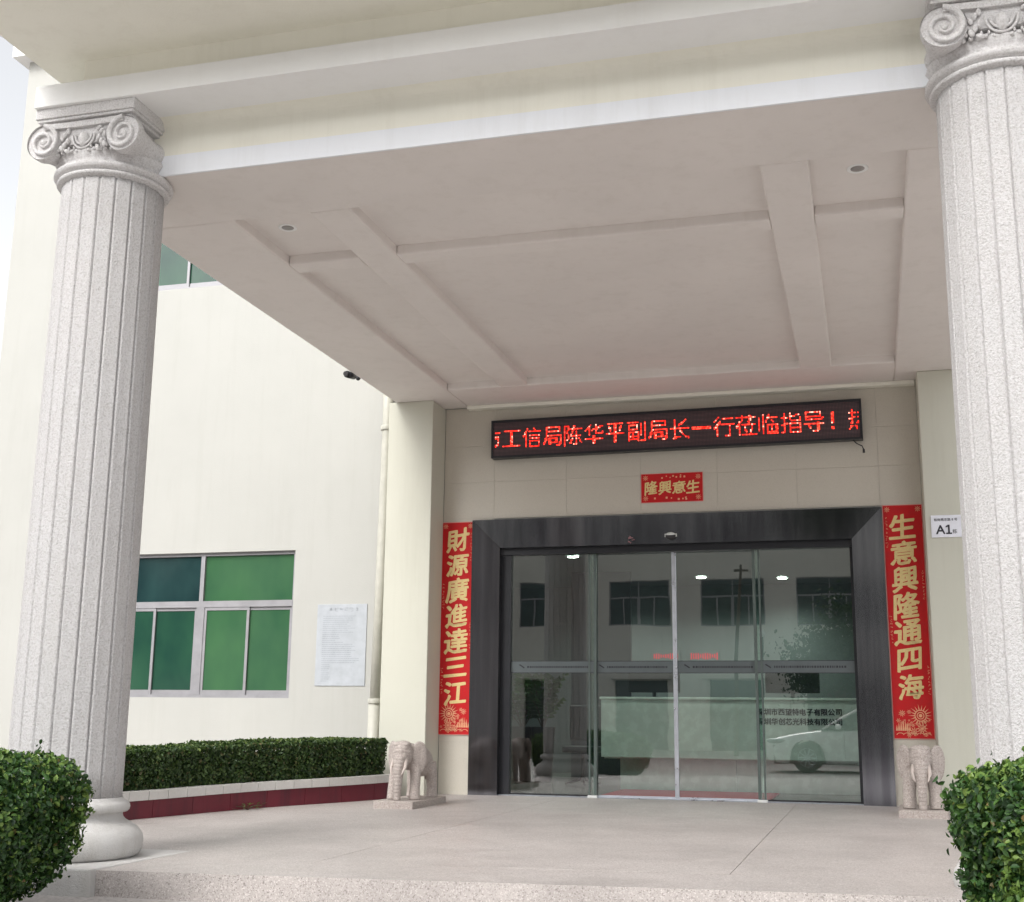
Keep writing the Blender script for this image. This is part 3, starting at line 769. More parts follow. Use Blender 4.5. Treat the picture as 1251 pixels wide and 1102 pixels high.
tx = MB(); put_text(tx, '深圳市西望特电子有限公司', 4.075, 1.245, .108, 1.994, .107, .03); put_text(tx, '深圳华创芯光科技有限公司', 4.075, 1.10, .108, 1.994, .107, .03)
tx.build('lettering', M_INK, dk)
for x, label in ((2.35, 'dark monitor on the left half of the reception desk'), (4.55, 'dark monitor on the right half of the reception desk')):
    mo = thing('monitor', label, 'monitor', (x, 2.45, 1.46), group='monitors on the reception desk')
    box('screen', M_BLACK, mo, -.42, .42, -.02, .02, .08, .55 if x > 4 else .45, bev=.006); box('stand', M_BLACK, mo, -.03, .03, -.01, .03, 0, .12); box('foot', M_BLACK, mo, -.12, .12, -.08, .1, 0, .012)
ch = thing('office_chair', 'dark office chair standing at the left end of the reception desk', 'chair', (.95, 3.4, 0))
box('seat', M_DARKW, ch, -.3, .3, -.3, .3, .55, .66, bev=.03); box('backrest', M_DARKW, ch, -.29, .29, .24, .32, .75, 1.35, bev=.03)
MB().tube([(0, 0, .1), (0, 0, .55)], .035, 10).build('post', M_BLACK, ch)
for k in range(5):
    a = 2*PI*k/5; MB().tube([(0, 0, .12), (.32*math.cos(a), .32*math.sin(a), .04)], [.03, .02], 6).build('leg', M_BLACK, ch)
# potted plants
def plant(label, x, yv, h, seed, crown):
    r_ = random.Random(seed); root = thing('potted_plant', label, 'plant', (x, yv, 0), group='potted plants in the lobby')
    MB().lathe([(.14, 0), (.16, .02), (.22, h), (.23, h+.02), (.2, h+.02), (.19, h-.06)], 24).build('pot', M_POT, root)
    st = MB(); lf = MB()
    for k in range(13):
        a = r_.uniform(0, 2*PI); rr = r_.uniform(.25, .62)*crown; zt = h+r_.uniform(.35, 1.05)*crown
        P0 = Vector((0, 0, h-.05)); P2 = Vector((rr*math.cos(a), rr*math.sin(a), zt)); P1 = Vector((rr*.3*math.cos(a), rr*.3*math.sin(a), h+.6*(zt-h)))
        pts = [(P0*(1-t)**2+P1*2*t*(1-t)+P2*t*t) for t in [i/8 for i in range(9)]]
        st.tube(pts, [.012*(1-.7*i/8) for i in range(9)], 5)
        for i in range(3, 9):
            dd = (pts[i]-pts[i-1]).normalized()
            for s_ in (-1, 1):
                sd_ = dd.cross(Vector((0, 0, 1))).normalized()*s_; q = pts[i]; l_ = .17
                lf.add([q, q+sd_*l_*.5+dd*.05+Vector((0, 0, .03)), q+sd_*l_+dd*.06-Vector((0, 0, .05)), q+sd_*l_*.5-dd*.02], [(0, 1, 2, 3)])
    st.build('stem', M_TWIG, root); o = lf.build('foliage', M_LEAFT, root); o['kind'] = 'stuff'
plant('tall dark pot with feathery leaves nearest the left door jamb', -.42, 4.5, .95, 3, 1.0)
plant('tall dark pot with spreading leaves right of the other potted plant', .02, 4.3, .95, 9, 1.15)
for i, (x, yv) in enumerate(((.66, 3.9), (.7, 7.6), (2.5, 7.6), (4.1, 8.0), (2.2, .75), (3.4, .75), (4.6, .75))):  # last three are added lamps, unseen behind the header, brightening the desk front
    lab = ['lit downlight nearest the glass on the left of the lobby ceiling', 'lit downlight deep in the lobby on the far left', 'lit downlight deep in the lobby near the middle', 'lit downlight deep in the lobby on the right', 'added unseen downlight lighting the desk, behind the left part of the header', 'added unseen downlight lighting the desk, behind the middle of the header', 'added unseen downlight lighting the desk, behind the right part of the header'][i]
    t = thing('ceiling_downlight', lab, 'lamp', (x, yv, 3.99), group='lit downlights in the lobby ceiling')
    MB().lathe([(.10, -.012), (.13, -.01), (.135, .0)], 20).build('ring', M_WHITE, t)
    MB().lathe([(.02, -.016), (.095, -.014), (.10, .0)], 20).build('lens', M_LAMP, t)
    ld = bpy.data.lights.new('downlight', 'SPOT'); ld.energy = (24 if yv < 1 else 150)*SCALE**2; ld.spot_size = math.radians(150); ld.spot_blend = 1; ld.shadow_soft_size = .06; ld.color = (1, .96, .9)
    lo = bpy.data.objects.new('downlight_glow', ld); COL.objects.link(lo); lo.parent = t; lo.location = (0, 0, -.06)
# added glowing red bars standing in for the red reflection in the doors
for x0, x1, lab in ((1.25, 1.78, 'left added glowing red block in the lobby, standing in for a reflection'), (2.05, 2.62, 'right added glowing red block in the lobby, standing in for a reflection')):
    t = thing('red_glow_block', lab, 'sign', ((x0+x1)/2, 9.15, 2.48), group='added red glowing blocks in the lobby')
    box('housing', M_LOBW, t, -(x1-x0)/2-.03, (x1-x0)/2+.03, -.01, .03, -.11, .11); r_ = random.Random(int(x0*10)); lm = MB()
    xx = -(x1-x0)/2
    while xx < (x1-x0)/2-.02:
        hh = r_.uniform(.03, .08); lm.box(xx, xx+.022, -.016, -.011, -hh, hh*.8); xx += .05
    lm.build('letters', M_REDGLOW, t)

# ================================================================ LED SIGN
ls = thing('led_sign', 'long dark led message board with scrolling red chinese characters above the doors', 'sign', (.31, -.15, 4.985), 0)
ls.rotation_euler = (0, -math.radians(.33), 0)
LW, LH = 5.49, .59
box('housing', M_BLACK, ls, 0, LW, .0, .13, 0, LH, bev=.006)
fr = MB(); fr.box(0, LW, -.018, 0, 0, .035); fr.box(0, LW, -.018, 0, LH-.035, LH); fr.box(0, .035, -.018, 0, .035, LH-.035); fr.box(LW-.035, LW, -.018, 0, .035, LH-.035)
fr.build('frame', M_BLACK, ls)
box('dot_matrix', M_LEDP, ls, .036, LW-.036, -.006, -.001, .036, LH-.036)
dots = MB(); P_ = .0201; rows = 16; dz0 = .125
msg = '市工信局陈华平副局长一行莅临指导！ 热'; col0 = -11
ncol = int((LW-.1)/P_)
ci = 0; x_ = col0; r_ = random.Random(2)
for ch_ in msg:
    if ch_ != ' ':
        gmap = raster(ch_, 16, .0)
        if ch_ == '！': gmap = np.roll(gmap, -3, axis=1)
        for rr in range(16):
            for cc in range(16):
                c_ = x_+cc
                if gmap[rr, cc] and 0 <= c_ < ncol:
                    X = .06+c_*P_+P_/2; Z = dz0+(15-rr)*P_*1.06+P_/2; h = P_*.43
                    dots.add([(X-h, -.010, Z-h), (X+h, -.010, Z-h), (X+h, -.010, Z+h), (X-h, -.010, Z+h)], [(0, 1, 2, 3)])
    x_ += 12 if ch_ == '！' else (3 if ch_ == ' ' else 16)
dots.build('lit_dots', M_LED, ls)
MB().tube([(5.35, .03, .0), (5.40, .0, -.06), (5.47, -.01, -.1), (5.49, -.01, -.15)], .008, 6).build('cable', M_BLACK, ls)
MB().tube([(5.49, -.01, -.15), (5.49, -.01, -.2)], .016, 8).build('plug', M_BLACK, ls)

# ================================================================ RED COUPLETS
def flower(mb, cx, cz, R, yy, n=14, rnd=None):
    for k in range(n):
        a = 2*PI*k/n; b0 = a-.5*PI/n; b1 = a+.5*PI/n; q = R*(1+.1*(k % 2))
        mb.add([(cx+R*.55*math.cos(b0), yy, cz+R*.55*math.sin(b0)), (cx+q*math.cos(a), yy, cz+q*math.sin(a)), (cx+R*.55*math.cos(b1), yy, cz+R*.55*math.sin(b1))], [(0, 1, 2)])
    for r0, r1 in ((.46, .54), (.26, .34), (.0, .16)):
        m_ = 20; vs = [(cx+R*r0*math.cos(2*PI*k/m_), yy, cz+R*r0*math.sin(2*PI*k/m_)) for k in range(m_)]+[(cx+R*r1*math.cos(2*PI*k/m_), yy, cz+R*r1*math.sin(2*PI*k/m_)) for k in range(m_)]
        mb.add(vs, [(k, (k+1) % m_, (k+1) % m_+m_, k+m_) for k in range(m_)])
def couplet(label, x0, z0, w_, h_, text, seed, mirror):
    root = thing('door_couplet', label, 'couplet', (x0, 0, z0), group='red paper couplets beside the doors')
    yb = -.018 if True else 0
    box('backing', M_PINK, root, -.012, w_+.012, -.014, .0, -.012, h_+.012); box('paper', M_RED, root, 0, w_, -.02, -.0145, 0, h_)
    cx = w_*.5
    for i_, ch_ in enumerate(text):
        big = MB(); put_text(big, ch_, cx-(.01 if mirror else 0), (h_-(.30 if mirror else .27))-i_*(.366 if mirror else .383), .365 if mirror else .375, -.0225, 0, .026, True, brush=1)
        big.build('character', M_GOLD, root)
    sm = MB(); r_ = random.Random(seed); yy = -.0222
    runs = [(.94 if not mirror else .06, h_-.18, 9), (.06 if not mirror else .94, h_-.95, 8), (.94 if not mirror else .06, h_-1.55, 8), (.06 if not mirror else .94, .95, 8)]
    for fx, zs, n in runs:
        for k in range(n):
            x, z = fx*w_, zs-k*.05
            for _ in range(4):
                a = r_.uniform(-.014, .010); b_ = r_.uniform(-.018, .014); l1, l2 = (r_.uniform(.006, .02), .005) if r_.random() < .6 else (.005, r_.uniform(.006, .02))
                sm.add([(x+a, yy, z+b_), (x+a+l1, yy, z+b_), (x+a+l1, yy, z+b_+l2), (x+a, yy, z+b_+l2)], [(0, 1, 2, 3)])
    for fx in (.1, .9): flower(sm, fx*w_, h_-.055, .045, yy, 8)
    F = lambda fx: (fx if not mirror else 1-fx)*w_
    flower(sm, F(.32), .30, .145, yy, 18); flower(sm, F(.30), .13, .08, yy, 10); flower(sm, F(.5), .09, .06, yy, 9); flower(sm, F(.78), .33, .05, yy, 9)
    for k in range(26):
        flower(sm, F(r_.uniform(.08, .92)), r_.uniform(.04, .40)*(.6 if k % 3 else 1), r_.uniform(.014, .034), yy-.0001*k, 6)
    for k in range(7): sm.add([(F(.58)+(.035*k)*(1 if not mirror else -1)*.8, yy, .10), (F(.60)+(.035*k)*(1 if not mirror else -1)*.8, yy, .10+.16*math.sin(.5+k*.35)), (F(.63)+(.035*k)*(1 if not mirror else -1)*.8, yy, .10)], [(0, 1, 2)])
    for k in range(5):
        cx_ = w_*(.15+.17*k); pts = [(cx_+.05*math.cos(a), .045+.03*math.sin(a)) for a in [PI*i/8 for i in range(9)]]
        for (a, b_), (c_, d_) in zip(pts, pts[1:]): sm.add([(a, yy, b_), (c_, yy, d_), (c_*.8+cx_*.2, yy, d_*.8+.036*.2), (a*.8+cx_*.2, yy, b_*.8+.036*.2)], [(0, 1, 2, 3)])
    sm.build('ornament', M_GOLDL, root)
couplet('left red vertical paper couplet with seven gold characters above an elephant', -.49, .86, .495, 3.17, '財源廣進達三江', 1, False)
couplet('right red vertical paper couplet with seven gold characters nearest the A1 plate', 6.02, .89, .515, 3.18, '生意興隆通四海', 2, True)
hs_ = thing('door_scroll', 'small red horizontal paper banner with four gold characters above the door header', 'banner', (2.60, 0, 4.24), 0)
box('backing', M_PINK, hs_, -.008, .913, -.008, .0, -.008, .433); box('paper', M_RED, hs_, 0, .905, -.013, -.0085, 0, .425)
for i_, ch_ in enumerate('隆興意生'):
    b = MB(); put_text(b, ch_, .145+i_*.207, .215, .205, -.0155, 0, .024, False, brush=1); b.build('character', M_GOLD, hs_)
b = MB()
for fx in (.07, .93):
    for fz_ in (.14, .86): flower(b, fx*.905, fz_*.425, .045, -.0152, 8)
r_ = random.Random(6)
for k in range(16):
    x = .14+.65*r_.random(); z = (.38 if k % 2 else .045)+r_.uniform(-.02, .02); q = r_.uniform(.006, .015); b.add([(x-q, -.0152, z-q), (x+q, -.0152, z-q), (x+q, -.0152, z+q), (x-q, -.0152, z+q)], [(0, 1, 2, 3)])
b.build('ornament', M_GOLDL, hs_)

# ================================================================ SIGNS, CCTV
a1 = thing('number_plate', 'white building number plate reading A1 on the right pilaster', 'sign', (6.62, -.602, 3.52))
box('plate', M_SIGN, a1, 0, .47, -.014, 0, 0, .30, bev=.004)
b = MB(); put_text(b, 'A', .118, .105, .17, -.0165, bold=.02); b.box(.212, .236, -.0169, -.0160, .0455, .168); b.box(.186, .262, -.0172, -.0163, .042, .062); b.prism([(.184, .150), (.184, .132), (.213, .142), (.213, .168)], -.0169, -.0160); put_text(b, '栋', .297, .078, .062, -.0165, bold=.01)
put_text(b, '松岗燕东路8号', .06, .238, .042, -.0165, .043, .015); b.build('lettering', M_INK, a1)
nb = thing('notice_board', 'pale blue notice sheet with fine grey print on the cream wall by the drain pipe', 'notice', (-2.53, -.001, 1.56))
box('sheet', M_PAPER, nb, 0, .83, -.012, 0, 0, 1.25, bev=.002)
b = MB(); r_ = random.Random(12)
for k in range(6):
    x = .20+k*.085
    for _ in range(6):
        a, c = r_.uniform(0, .05), r_.uniform(0, .055); l1, l2 = (r_.uniform(.015, .05), .007) if r_.random() < .55 else (.007, r_.uniform(.02, .05)); l1 = min(l1, .062-a); l2 = min(l2, .065-c)
        b.add([(x+a, -.0135, 1.135+c), (x+a+l1, -.0135, 1.135+c), (x+a+l1, -.0135, 1.135+c+l2), (x+a, -.0135, 1.135+c+l2)], [(0, 1, 2, 3)])
for k in range(33):
    z = 1.06-k*.031; xe = (.62 if k < 9 else .40 if k < 14 else .68 if k < 24 else .22)*r_.uniform(.75, 1.05); x = .10
    while x < xe: q = r_.uniform(.01, .05); b.add([(x, -.0135, z), (x+q, -.0135, z), (x+q, -.0135, z+.009), (x, -.0135, z+.009)], [(0, 1, 2, 3)]); x += q+.006
b.build('print', M_INKG, nb)
cc = thing('security_camera', 'small dark security camera fixed to the outer edge of the left canopy beam', 'camera', (-1.16, -2.2, 5.86))
MB().tube([(.05, 0, .06), (0, 0, .0)], .015, 8).build('bracket', M_BLACK, cc); MB().tube([(-.02, .10, .0), (-.03, -.12, -.03)], .05, 14).build('body', M_BLACK, cc); MB().tube([(-.03, -.12, -.03), (-.03, -.17, -.035)], .036, 12).build('lens_hood', M_POT, cc)
MB().ellipsoid((.0, .22, .0), (.035, .035, .035), 12, 8).build('knob', M_BLACK, cc)

# ================================================================ STONE ELEPHANTS
def elephant():
    root = thing('stone_elephant', 'x', 'statue')
    m = MB(); RY = lambda a: Matrix.Rotation(a, 3, 'X')
    m.ellipsoid((0, .42, .53), (.19, .36, .18), 28, 18)
    m.ellipsoid((0, .20, .55), (.175, .22, .18), 24, 16)
    m.ellipsoid((0, .62, .47), (.175, .20, .20), 24, 16)
    m.ellipsoid((0, -.02, .60), (.135, .155, .165), 24, 16, RY(.2))          # head
    m.ellipsoid((.055, -.05, .70), (.07, .09, .055), 16, 12); m.ellipsoid((-.055, -.05, .70), (.07, .09, .055), 16, 12)
    m.ellipsoid((0, -.09, .52), (.105, .09, .15), 20, 14, RY(-.12))
    m.tube([(0, -.13, .55), (0, -.165, .42), (0, -.185, .28), (0, -.195, .14), (0, -.20, .03), (0, -.20, -.01)], [.095, .078, .064, .054, .048, .050], 24)
    for sx in (-1, 1):
        m.tube([(sx*.12, .12, .50), (sx*.15, .07, .33), (sx*.16, .03, .15), (sx*.16, .02, .0)], [.09, .075, .070, .080], 22)
        m.tube([(sx*.11, .66, .45), (sx*.145, .70, .28), (sx*.15, .70, .12), (sx*.15, .70, .0)], [.11, .082, .072, .082], 22)
    m.tube([(0, .80, .55), (0, .845, .42), (0, .83, .22)], [.03, .022, .02], 10)
    me = m.mesh('tmp'); o = bpy.data.objects.new('tmp', me); COL.objects.link(o)
    rm = o.modifiers.new('r', 'REMESH'); rm.mode = 'VOXEL'; rm.voxel_size = .009; rm.use_smooth_shade = True
    sm = o.modifiers.new('s', 'SMOOTH'); sm.factor = .6; sm.iterations = 6
    dg = bpy.context.evaluated_depsgraph_get(); nm = bpy.data.meshes.new_from_object(o.evaluated_get(dg)); bpy.data.objects.remove(o)
    co = np.empty(len(nm.vertices)*3); nm.vertices.foreach_get('co', co); co = co.reshape(-1, 3)
    no = np.empty(len(nm.vertices)*3); nm.vertices.foreach_get('normal', no); no = no.reshape(-1, 3)
    # carved wrinkles across forehead and trunk
    f = (no[:, 1] < -.15) & (co[:, 1] < -.02) & (np.abs(co[:, 0]) < .12)
    zz = co[:, 2]+.35*co[:, 0]**2*4
    wv = np.maximum(0, np.cos(zz*2*PI/.047))**6
    amp = np.where(co[:, 2] > .72, 0, .012)*np.clip((-no[:, 1]-.15)*2, 0, 1)
    co = co-no*(wv*amp*f)[:, None]
    nm.vertices.foreach_set('co', co.ravel()); nm.update()
    nm.name = 'body'; nm.materials.clear(); link('body', nm, M_ELE, root).location = (0, 0, .09)
    # ears: thick fans hanging back from the head
    for sx in (-1, 1):
        e = MB(); outl = [(a_*.84, b_*1.15) for a_, b_ in [(0, 0), (.06, .09), (.15, .11), (.235, .08), (.28, -.02), (.27, -.13), (.235, -.23), (.17, -.275), (.10, -.24), (.055, -.17), (.015, -.09)]]
        nn = len(outl); vs = []
        cxy = (.12, -.07)
        for s_, off in ((1, .024), (-1, -.024)):
            for rr in (1.0, .82, .45):
                for (a, b_) in outl:
                    u = cxy[0]+(a-cxy[0])*rr; v_ = cxy[1]+(b_-cxy[1])*rr
                    bulge = (off if rr < 1 else off*.35)-(.014*(rr == .45) if s_ > 0 else 0)+.01*math.sin(v_*45)*(rr == .82)
                    vs.append((u, bulge, v_))
            vs.append((cxy[0], off*.55, cxy[1]))
        half_n = 3*nn+1; fs = []
        for h, fl in ((0, False), (half_n, True)):
            for q in range(2):
                for i in range(nn):
                    f4 = (h+q*nn+i, h+q*nn+(i+1) % nn, h+(q+1)*nn+(i+1) % nn, h+(q+1)*nn+i); fs.append(f4 if not fl else f4[::-1])
            for i in range(nn):
                f3 = (h+2*nn+i, h+2*nn+(i+1) % nn, h+3*nn); fs.append(f3 if not fl else f3[::-1])
        for i in range(nn): fs.append((i, half_n+i, half_n+(i+1) % nn, (i+1) % nn))
        # orient: local u -> outwards/back, normal -> outwards
        R = Matrix.Rotation(sx*math.radians(38), 3, 'Z'); pts = [R @ Vector((u*sx, t, v_)) for (u, t, v_) in vs]
        e.add([(q.x+sx*.10, q.y+.005, q.z+.64+.09) for q in pts], fs, True); o = e.build('ear', M_ELE, root, fix=True)
        md = o.modifiers.new('s', 'SUBSURF'); md.levels = 1; md.render_levels = 1
        MB().tube([(sx*.085, -.13, .52+.09), (sx*.10, -.185, .42+.09), (sx*.085, -.225, .36+.09), (sx*.07, -.245, .325+.09)], [.026, .022, .014, .004], 12).build('tusk', simple('pale_stone_tusk', (.55, .48, .44), .7), root)
        MB().ellipsoid((sx*.118, -.085, .615+.09), (.012, .016, .012), 10, 8).build('eye', M_ELE, root)
    b = MB(); b.box(-.285, .285, -.34, .93, -.03, .09, bev=.012); b.build('pedestal', M_ELE, root)
    return root
e1 = elephant(); e1.location = (-.05, -2.64, -.02); e1.rotation_euler = (0, 0, math.radians(1)); e1.scale = (.92, 1.08, .96)
e1['label'] = 'left carved pink granite elephant statue on a slab at the end of the planter'
e2 = copy_tree(e1); e2.location = (6.275, -1.98, -.0); e2.rotation_euler = (0, 0, math.radians(-2)); e2.scale = (.98, .98, .98)
e2['label'] = 'right carved pink granite elephant statue on a slab below the right couplet'
for e in (e1, e2): e['group'] = 'stone elephants beside the doors'

# ================================================================ ACROSS THE STREET (seen mirrored in the glass)
ob = thing('opposite_building', 'cream building with green windows across the road mirrored in the door glass', 'building', (0, -48, 0))
ow = []
for fl, (z0, z1) in enumerate(((6.1, 8.55), (11.6, 14.0))):
    for k in range(-7, 7): ow.append((-22.4+4.93*k+ (0), -19.1+4.93*k, z0, z1, 'w'))
shops = [(-12.2+4.93*k, -9.4+4.93*k, -.27, 3.3) for k in range(5)]
cells_x = sorted({-62, 20, *[a for w_ in ow for a in w_[:2]], *[a for s_ in shops for a in s_[:2]]})
m = MB(); zsorted = [-.27, 3.3, 6.1, 8.55, 11.6, 14.0, 17]
for xa, xb in zip(cells_x, cells_x[1:]):
    xm = (xa+xb)/2; run = None
    for za, zb in zip(zsorted, zsorted[1:]):
        zm = (za+zb)/2
        hole = any(w_[0] < xm < w_[1] and w_[2] < zm < w_[3] for w_ in ow) or any(s_[0] < xm < s_[1] and s_[2] < zm < s_[3] for s_ in shops)
        if not hole: m.box(xa, xb, -.4, 0, za, zb)
m.box(-62, -61.6, -12, -.4, -.27, 17); m.box(19.6, 20, -12, -.4, -.27, 17); m.box(-62, 20, -12.4, -12, -.27, 17); m.box(-62, 20, -12, 0, 17, 17.3)
m.build('wall', M_OPP, ob)
for a, b_, z0, z1, _ in ow:
    f = MB(); yy = -.12; t = .06; tz = z0+(z1-z0)*.62; xm = (a+b_)/2
    f.box(a, b_, yy-.04, yy+.04, z0, z0+t); f.box(a, b_, yy-.04, yy+.04, z1-t, z1); f.box(a, a+t, yy-.04, yy+.04, z0+t, z1-t); f.box(b_-t, b_, yy-.04, yy+.04, z0+t, z1-t)
    f.box(a+t, b_-t, yy-.041, yy+.041, tz-.04, tz+.04)
    for xq, ww in ((xm, .08), ((a+xm)/2, .035), ((b_+xm)/2, .035)): f.box(xq-ww, xq+ww, yy-.042, yy+.042, z0+t, tz-.04)
    f.box(xm-.03, xm+.03, yy-.042, yy+.042, tz+.04, z1-t)
    w_ = f.build('window', M_ALUW, ob)
    box('pane', M_GD, w_, a+t, b_-t, yy-.02, yy-.01, z0+t, z1-t)
for a, b_, z0, z1 in shops:
    box('roller_door', M_DARKW, ob, a, b_, -.3, -.25, z0, z1)
    box('door_hood', M_OPP, ob, a-.2, b_+.2, 0.001, .7, 3.35, 3.5)
ac = thing('air_conditioner', 'white outdoor air conditioner unit standing by the opposite building', 'air conditioner', (-7.9, -47.2, -.27))
box('case', M_WHITE, ac, -.6, .6, -.25, .2, .1, .95, bev=.02); MB().prism([(.15+.3*math.cos(2*PI*k/24), .52+.3*math.sin(2*PI*k/24)) for k in range(24)], .2, .23).build('fan_grille', M_DARKW, ac)
for sx in (-.5, .5): box('foot', M_DARKW, ac, sx-.05, sx+.05, -.2, .15, 0, .1)
pl_ = thing('utility_pole', 'tall slightly leaning dark pole standing across the road', 'pole', (.0, -38, -.27))
MB().tube([(0, 0, 0), (.12, 0, 4), (.38, 0, 8.3)], [.1, .085, .06], 12).build('shaft', M_BARK, pl_); MB().box(.05, .75, -.04, .04, 8.0, 8.1).build('crossarm', M_BARK, pl_)
sl_ = thing('street_lamp', 'short thin street lamp beside the leaning pole', 'lamp', (1.4, -36, -.27))
MB().tube([(0, 0, 0), (0, 0, 5.0)], .045, 10).build('post', M_BLACK, sl_); MB().ellipsoid((0, 0, 5.1), (.14, .14, .16), 16, 10).build('globe', M_WHITE, sl_)
# a roadside tree
tr = thing('street_tree', 'round leafy tree beside the parked car across the road', 'tree', (4.6, -31, -.27))
t = MB(); r_ = random.Random(31); tips = []
t.tube([(0, 0, 0), (.05, .05, 1.1), (0, .1, 2.1)], [.16, .13, .10], 12)
for k in range(14):
    a = 2*PI*k/14+r_.uniform(-.2, .2); rr = r_.uniform(.8, 1.9); zt = r_.uniform(3.0, 5.7)
    P0, P2 = Vector((0, .1, r_.uniform(1.5, 2.1))), Vector((rr*math.cos(a), rr*math.sin(a), zt)); P1 = Vector((rr*.35*math.cos(a), rr*.35*math.sin(a), (zt+2)*.55))
    pts = [P0*(1-q)**2+P1*2*q*(1-q)+P2*q*q for q in [i/6 for i in range(7)]]; t.tube(pts, [.06*(1-.8*i/6) for i in range(7)], 7); tips += pts[3:]
t.build('trunk', M_BARK, tr)
rnd = np.random.default_rng(8); cs = np.array([tips[k][:] for k in rnd.integers(0, len(tips), 9000)])+rnd.normal(size=(9000, 3))*.33
leafmesh('crown', cs, (cs-np.array([0, 0, 3.6]))/2, .17, M_LEAFT, tr, 3)

for i, (x, yv, q, lab) in enumerate(((-27.5, -36, 1.6, 'largest leafy tree far to the left across the road'), (-33.5, -33, 1.45, 'leafy tree at the far left end across the road'), (-19.5, -40, 1.2, 'leafy tree across the road left of the leaning pole'))):
    t2 = copy_tree(tr); t2.location = (x, yv, -.27); t2.rotation_euler = (0, 0, i*1.9+1); t2.scale = (q, q, q); t2['label'] = lab
for t2 in [o for o in sc.objects if o.get('category') == 'tree']: t2['group'] = 'street trees across the road'
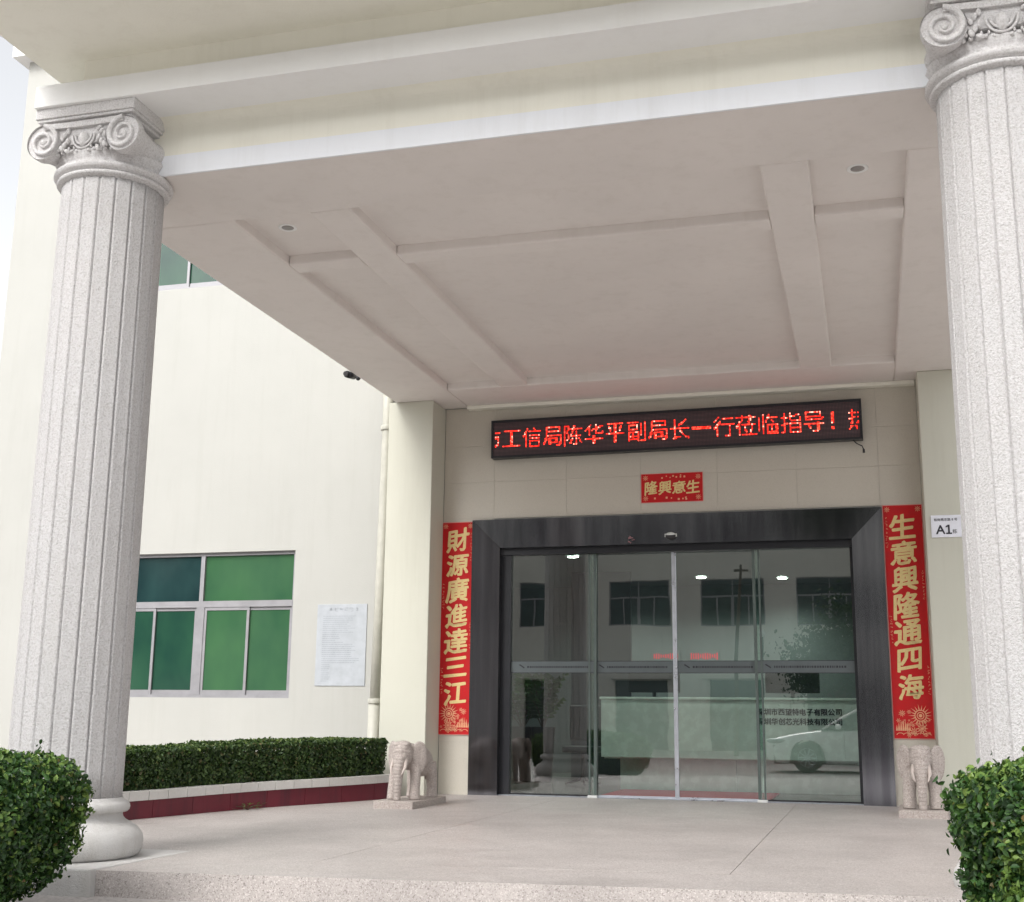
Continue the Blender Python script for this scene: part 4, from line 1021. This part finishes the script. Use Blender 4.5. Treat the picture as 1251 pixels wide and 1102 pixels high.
# ================================================================ PARKED CAR behind the viewer (mirrored)
def car():
    root = thing('parked_car', 'white saloon car parked across the drive, its front half mirrored in the right glass door', 'car', (2.75, -20.35, -.27))
    # units are 0.78 m: length 6.0, width 2.35, height 1.85. front at x=0, body runs to +x
    def keyz(tab, x):
        for (a, za), (b_, zb) in zip(tab, tab[1:]):
            if a <= x <= b_: t_ = (x-a)/(b_-a); t_ = t_*t_*(3-2*t_) if False else t_; return za+(zb-za)*t_
        return tab[-1][1]
    top = [(0, .72), (.08, .86), (.3, .96), (.8, 1.07), (1.5, 1.18), (1.75, 1.22), (5.2, 1.24), (5.8, 1.22), (5.95, 1.1), (6, .9)]
    bot = [(0, .42), (.1, .30), (.5, .26), (5.5, .27), (5.9, .34), (6, .5)]
    wid = [(0, .78), (.12, .95), (.5, 1.10), (1.2, 1.16), (4.8, 1.16), (5.6, 1.08), (6, .9)]
    arches = ((1.15, .50), (4.75, .50))
    b = MB(); nx = 96; ringn = 13; vs = []
    for i in range(nx+1):
        x = 6*i/nx; zt, zb, wd = keyz(top, x), keyz(bot, x), keyz(wid, x)
        za = zb
        for ax, ar in arches:
            if abs(x-ax) < ar: za = max(za, .42+math.sqrt(ar**2-(x-ax)**2)*.98)
        prof = [(0, zt+.02), (.55, zt+.012), (.82, zt-.01), (.93, zt-.07), (.975, zt-.2), (1.0, (zt+zb)/2+.05), (1.0, max(za, (zt+zb)/2-.06)), (.985, max(za, zb+.12)), (.97, za)]
        vs += [(x, s_*wd*a, max(z, za) if k > 3 else z) for s_ in (-1,) for k, (a, z) in enumerate(prof)]+[(x, wd*a, max(z, za) if k > 3 else z) for k, (a, z) in reversed(list(enumerate(prof)))][:-1]
    q = len(vs)//(nx+1)
    fs = [(i*q+k, (i+1)*q+k, (i+1)*q+k+1, i*q+k+1) for i in range(nx) for k in range(q-1)]
    # close the crown of the ring
    fs += [(i*q+q-1, (i+1)*q+q-1, (i+1)*q, i*q) for i in range(nx)]
    fs += [tuple(range(q)), tuple(nx*q+k for k in reversed(range(q)))]
    b.add(vs, fs, True); b.build('body', M_CARP, root, fix=True)
    # underbody with dark arches
    box('underbody', M_TYRE, root, .2, 5.8, -.98, .98, .24, .75)
    cab = [(1.55, 1.20), (2.55, 1.76), (3.0, 1.84), (3.7, 1.85), (4.3, 1.78), (5.35, 1.24)]
    g_ = MB(); n = len(cab); vs = []
    for s_ in (-1, 1):
        for x, z in cab: vs.append((x, s_*(1.08-(z-1.2)*.42), z))
    g_.add(vs, [(i, i+1, n+i+1, n+i) for i in range(n-1)]+[tuple(range(n)), tuple(range(2*n-1, n-1, -1))], False); g_.build('glasshouse', M_GD, root, fix=True)
    r__ = MB(); rp = [(2.5, 1.75), (3.0, 1.86), (3.7, 1.87), (4.35, 1.79)]; vs = []
    for x, z in rp: vs += [(x, -.82, z-.02), (x, -.6, z+.02), (x, .6, z+.02), (x, .82, z-.02)]
    r__.add(vs, [(i*4+k, (i+1)*4+k, (i+1)*4+k+1, i*4+k+1) for i in range(3) for k in range(3)], True); r__.build('roof', M_CARP, root, fix=True)
    for s_ in (-1, 1):
        for (xa, za), (xb, zb) in (((1.6, 1.22), (2.6, 1.78)), ((3.35, 1.22), (3.35, 1.84)), ((4.35, 1.78), (5.3, 1.24))):
            ya, yb_ = s_*(1.09-(za-1.2)*.42), s_*(1.09-(zb-1.2)*.42); MB().tube([(xa, ya, za), (xb, yb_, zb)], .035, 6).build('pillar', M_CARP, root)
        for ax, _ in arches:
            w_ = thing('wheel', None, None); w_.parent = root; w_.location = (ax, s_*1.0, .42)
            ty = MB(); n = 36; vs = []
            for (rr, yy) in ((.27, -.12), (.40, -.12), (.425, -.07), (.425, .07), (.40, .12), (.27, .12)): vs += [(rr*math.cos(2*PI*k/n), yy, rr*math.sin(2*PI*k/n)) for k in range(n)]
            ty.add(vs, [(j*n+k, j*n+(k+1) % n, (j+1)*n+(k+1) % n, (j+1)*n+k) for j in range(5) for k in range(n)], True); ty.build('tyre', M_TYRE, w_, fix=True)
            rm_ = MB()
            for k in range(10): a = 2*PI*k/10; rm_.tube([(0, s_*.09, 0), (.27*math.cos(a), s_*.10, .27*math.sin(a))], .022, 6)
            rm_.tube([(.27*math.cos(a), s_*.09, .27*math.sin(a)) for a in [2*PI*k/30 for k in range(31)]], .02, 6, False); rm_.ellipsoid((0, s_*.1, 0), (.05, .02, .05), 10, 6)
            rm_.build('rim', M_ALU, w_)
        MB().ellipsoid((.32, s_*.93, .86), (.30, .12, .075), 18, 10, Matrix.Rotation(s_*.25, 3, 'Z')).build('headlight', simple('headlamp_lens', (.25, .27, .3), .1, .4), root)
        MB().ellipsoid((2.05, s_*1.24, 1.30), (.09, .14, .085), 14, 10).build('mirror', M_CARP, root)
        for xd in (2.2, 3.3): MB().box(xd-.006, xd+.006, s_*1.155-.006, s_*1.155+.006, .4, 1.15).build('door_gap', M_BLACK, root)
        for xd in (2.9, 4.0): MB().box(xd, xd+.22, s_*1.17-.012, s_*1.17+.012, 1.0, 1.035).build('handle', M_ALU, root)
    box('grille', M_BLACK, root, -.02, .05, -.5, .5, .42, .66)
    return root
car()

for o in sc.objects:
    if o.parent and o.name.split('.')[0] in ('ornament', 'print', 'film_print', 'lit_dots', 'letters', 'leaf_ornament', 'lettering', 'branches', 'stem'): o['kind'] = 'stuff'
# ---------------------------------------------------------------- bring the plan to metres
bpy.context.view_layer.update()
for o in list(sc.objects):
    if o.parent is None and o.type in ('MESH', 'EMPTY'):
        o.location = o.location*SCALE; o.scale = o.scale*SCALE
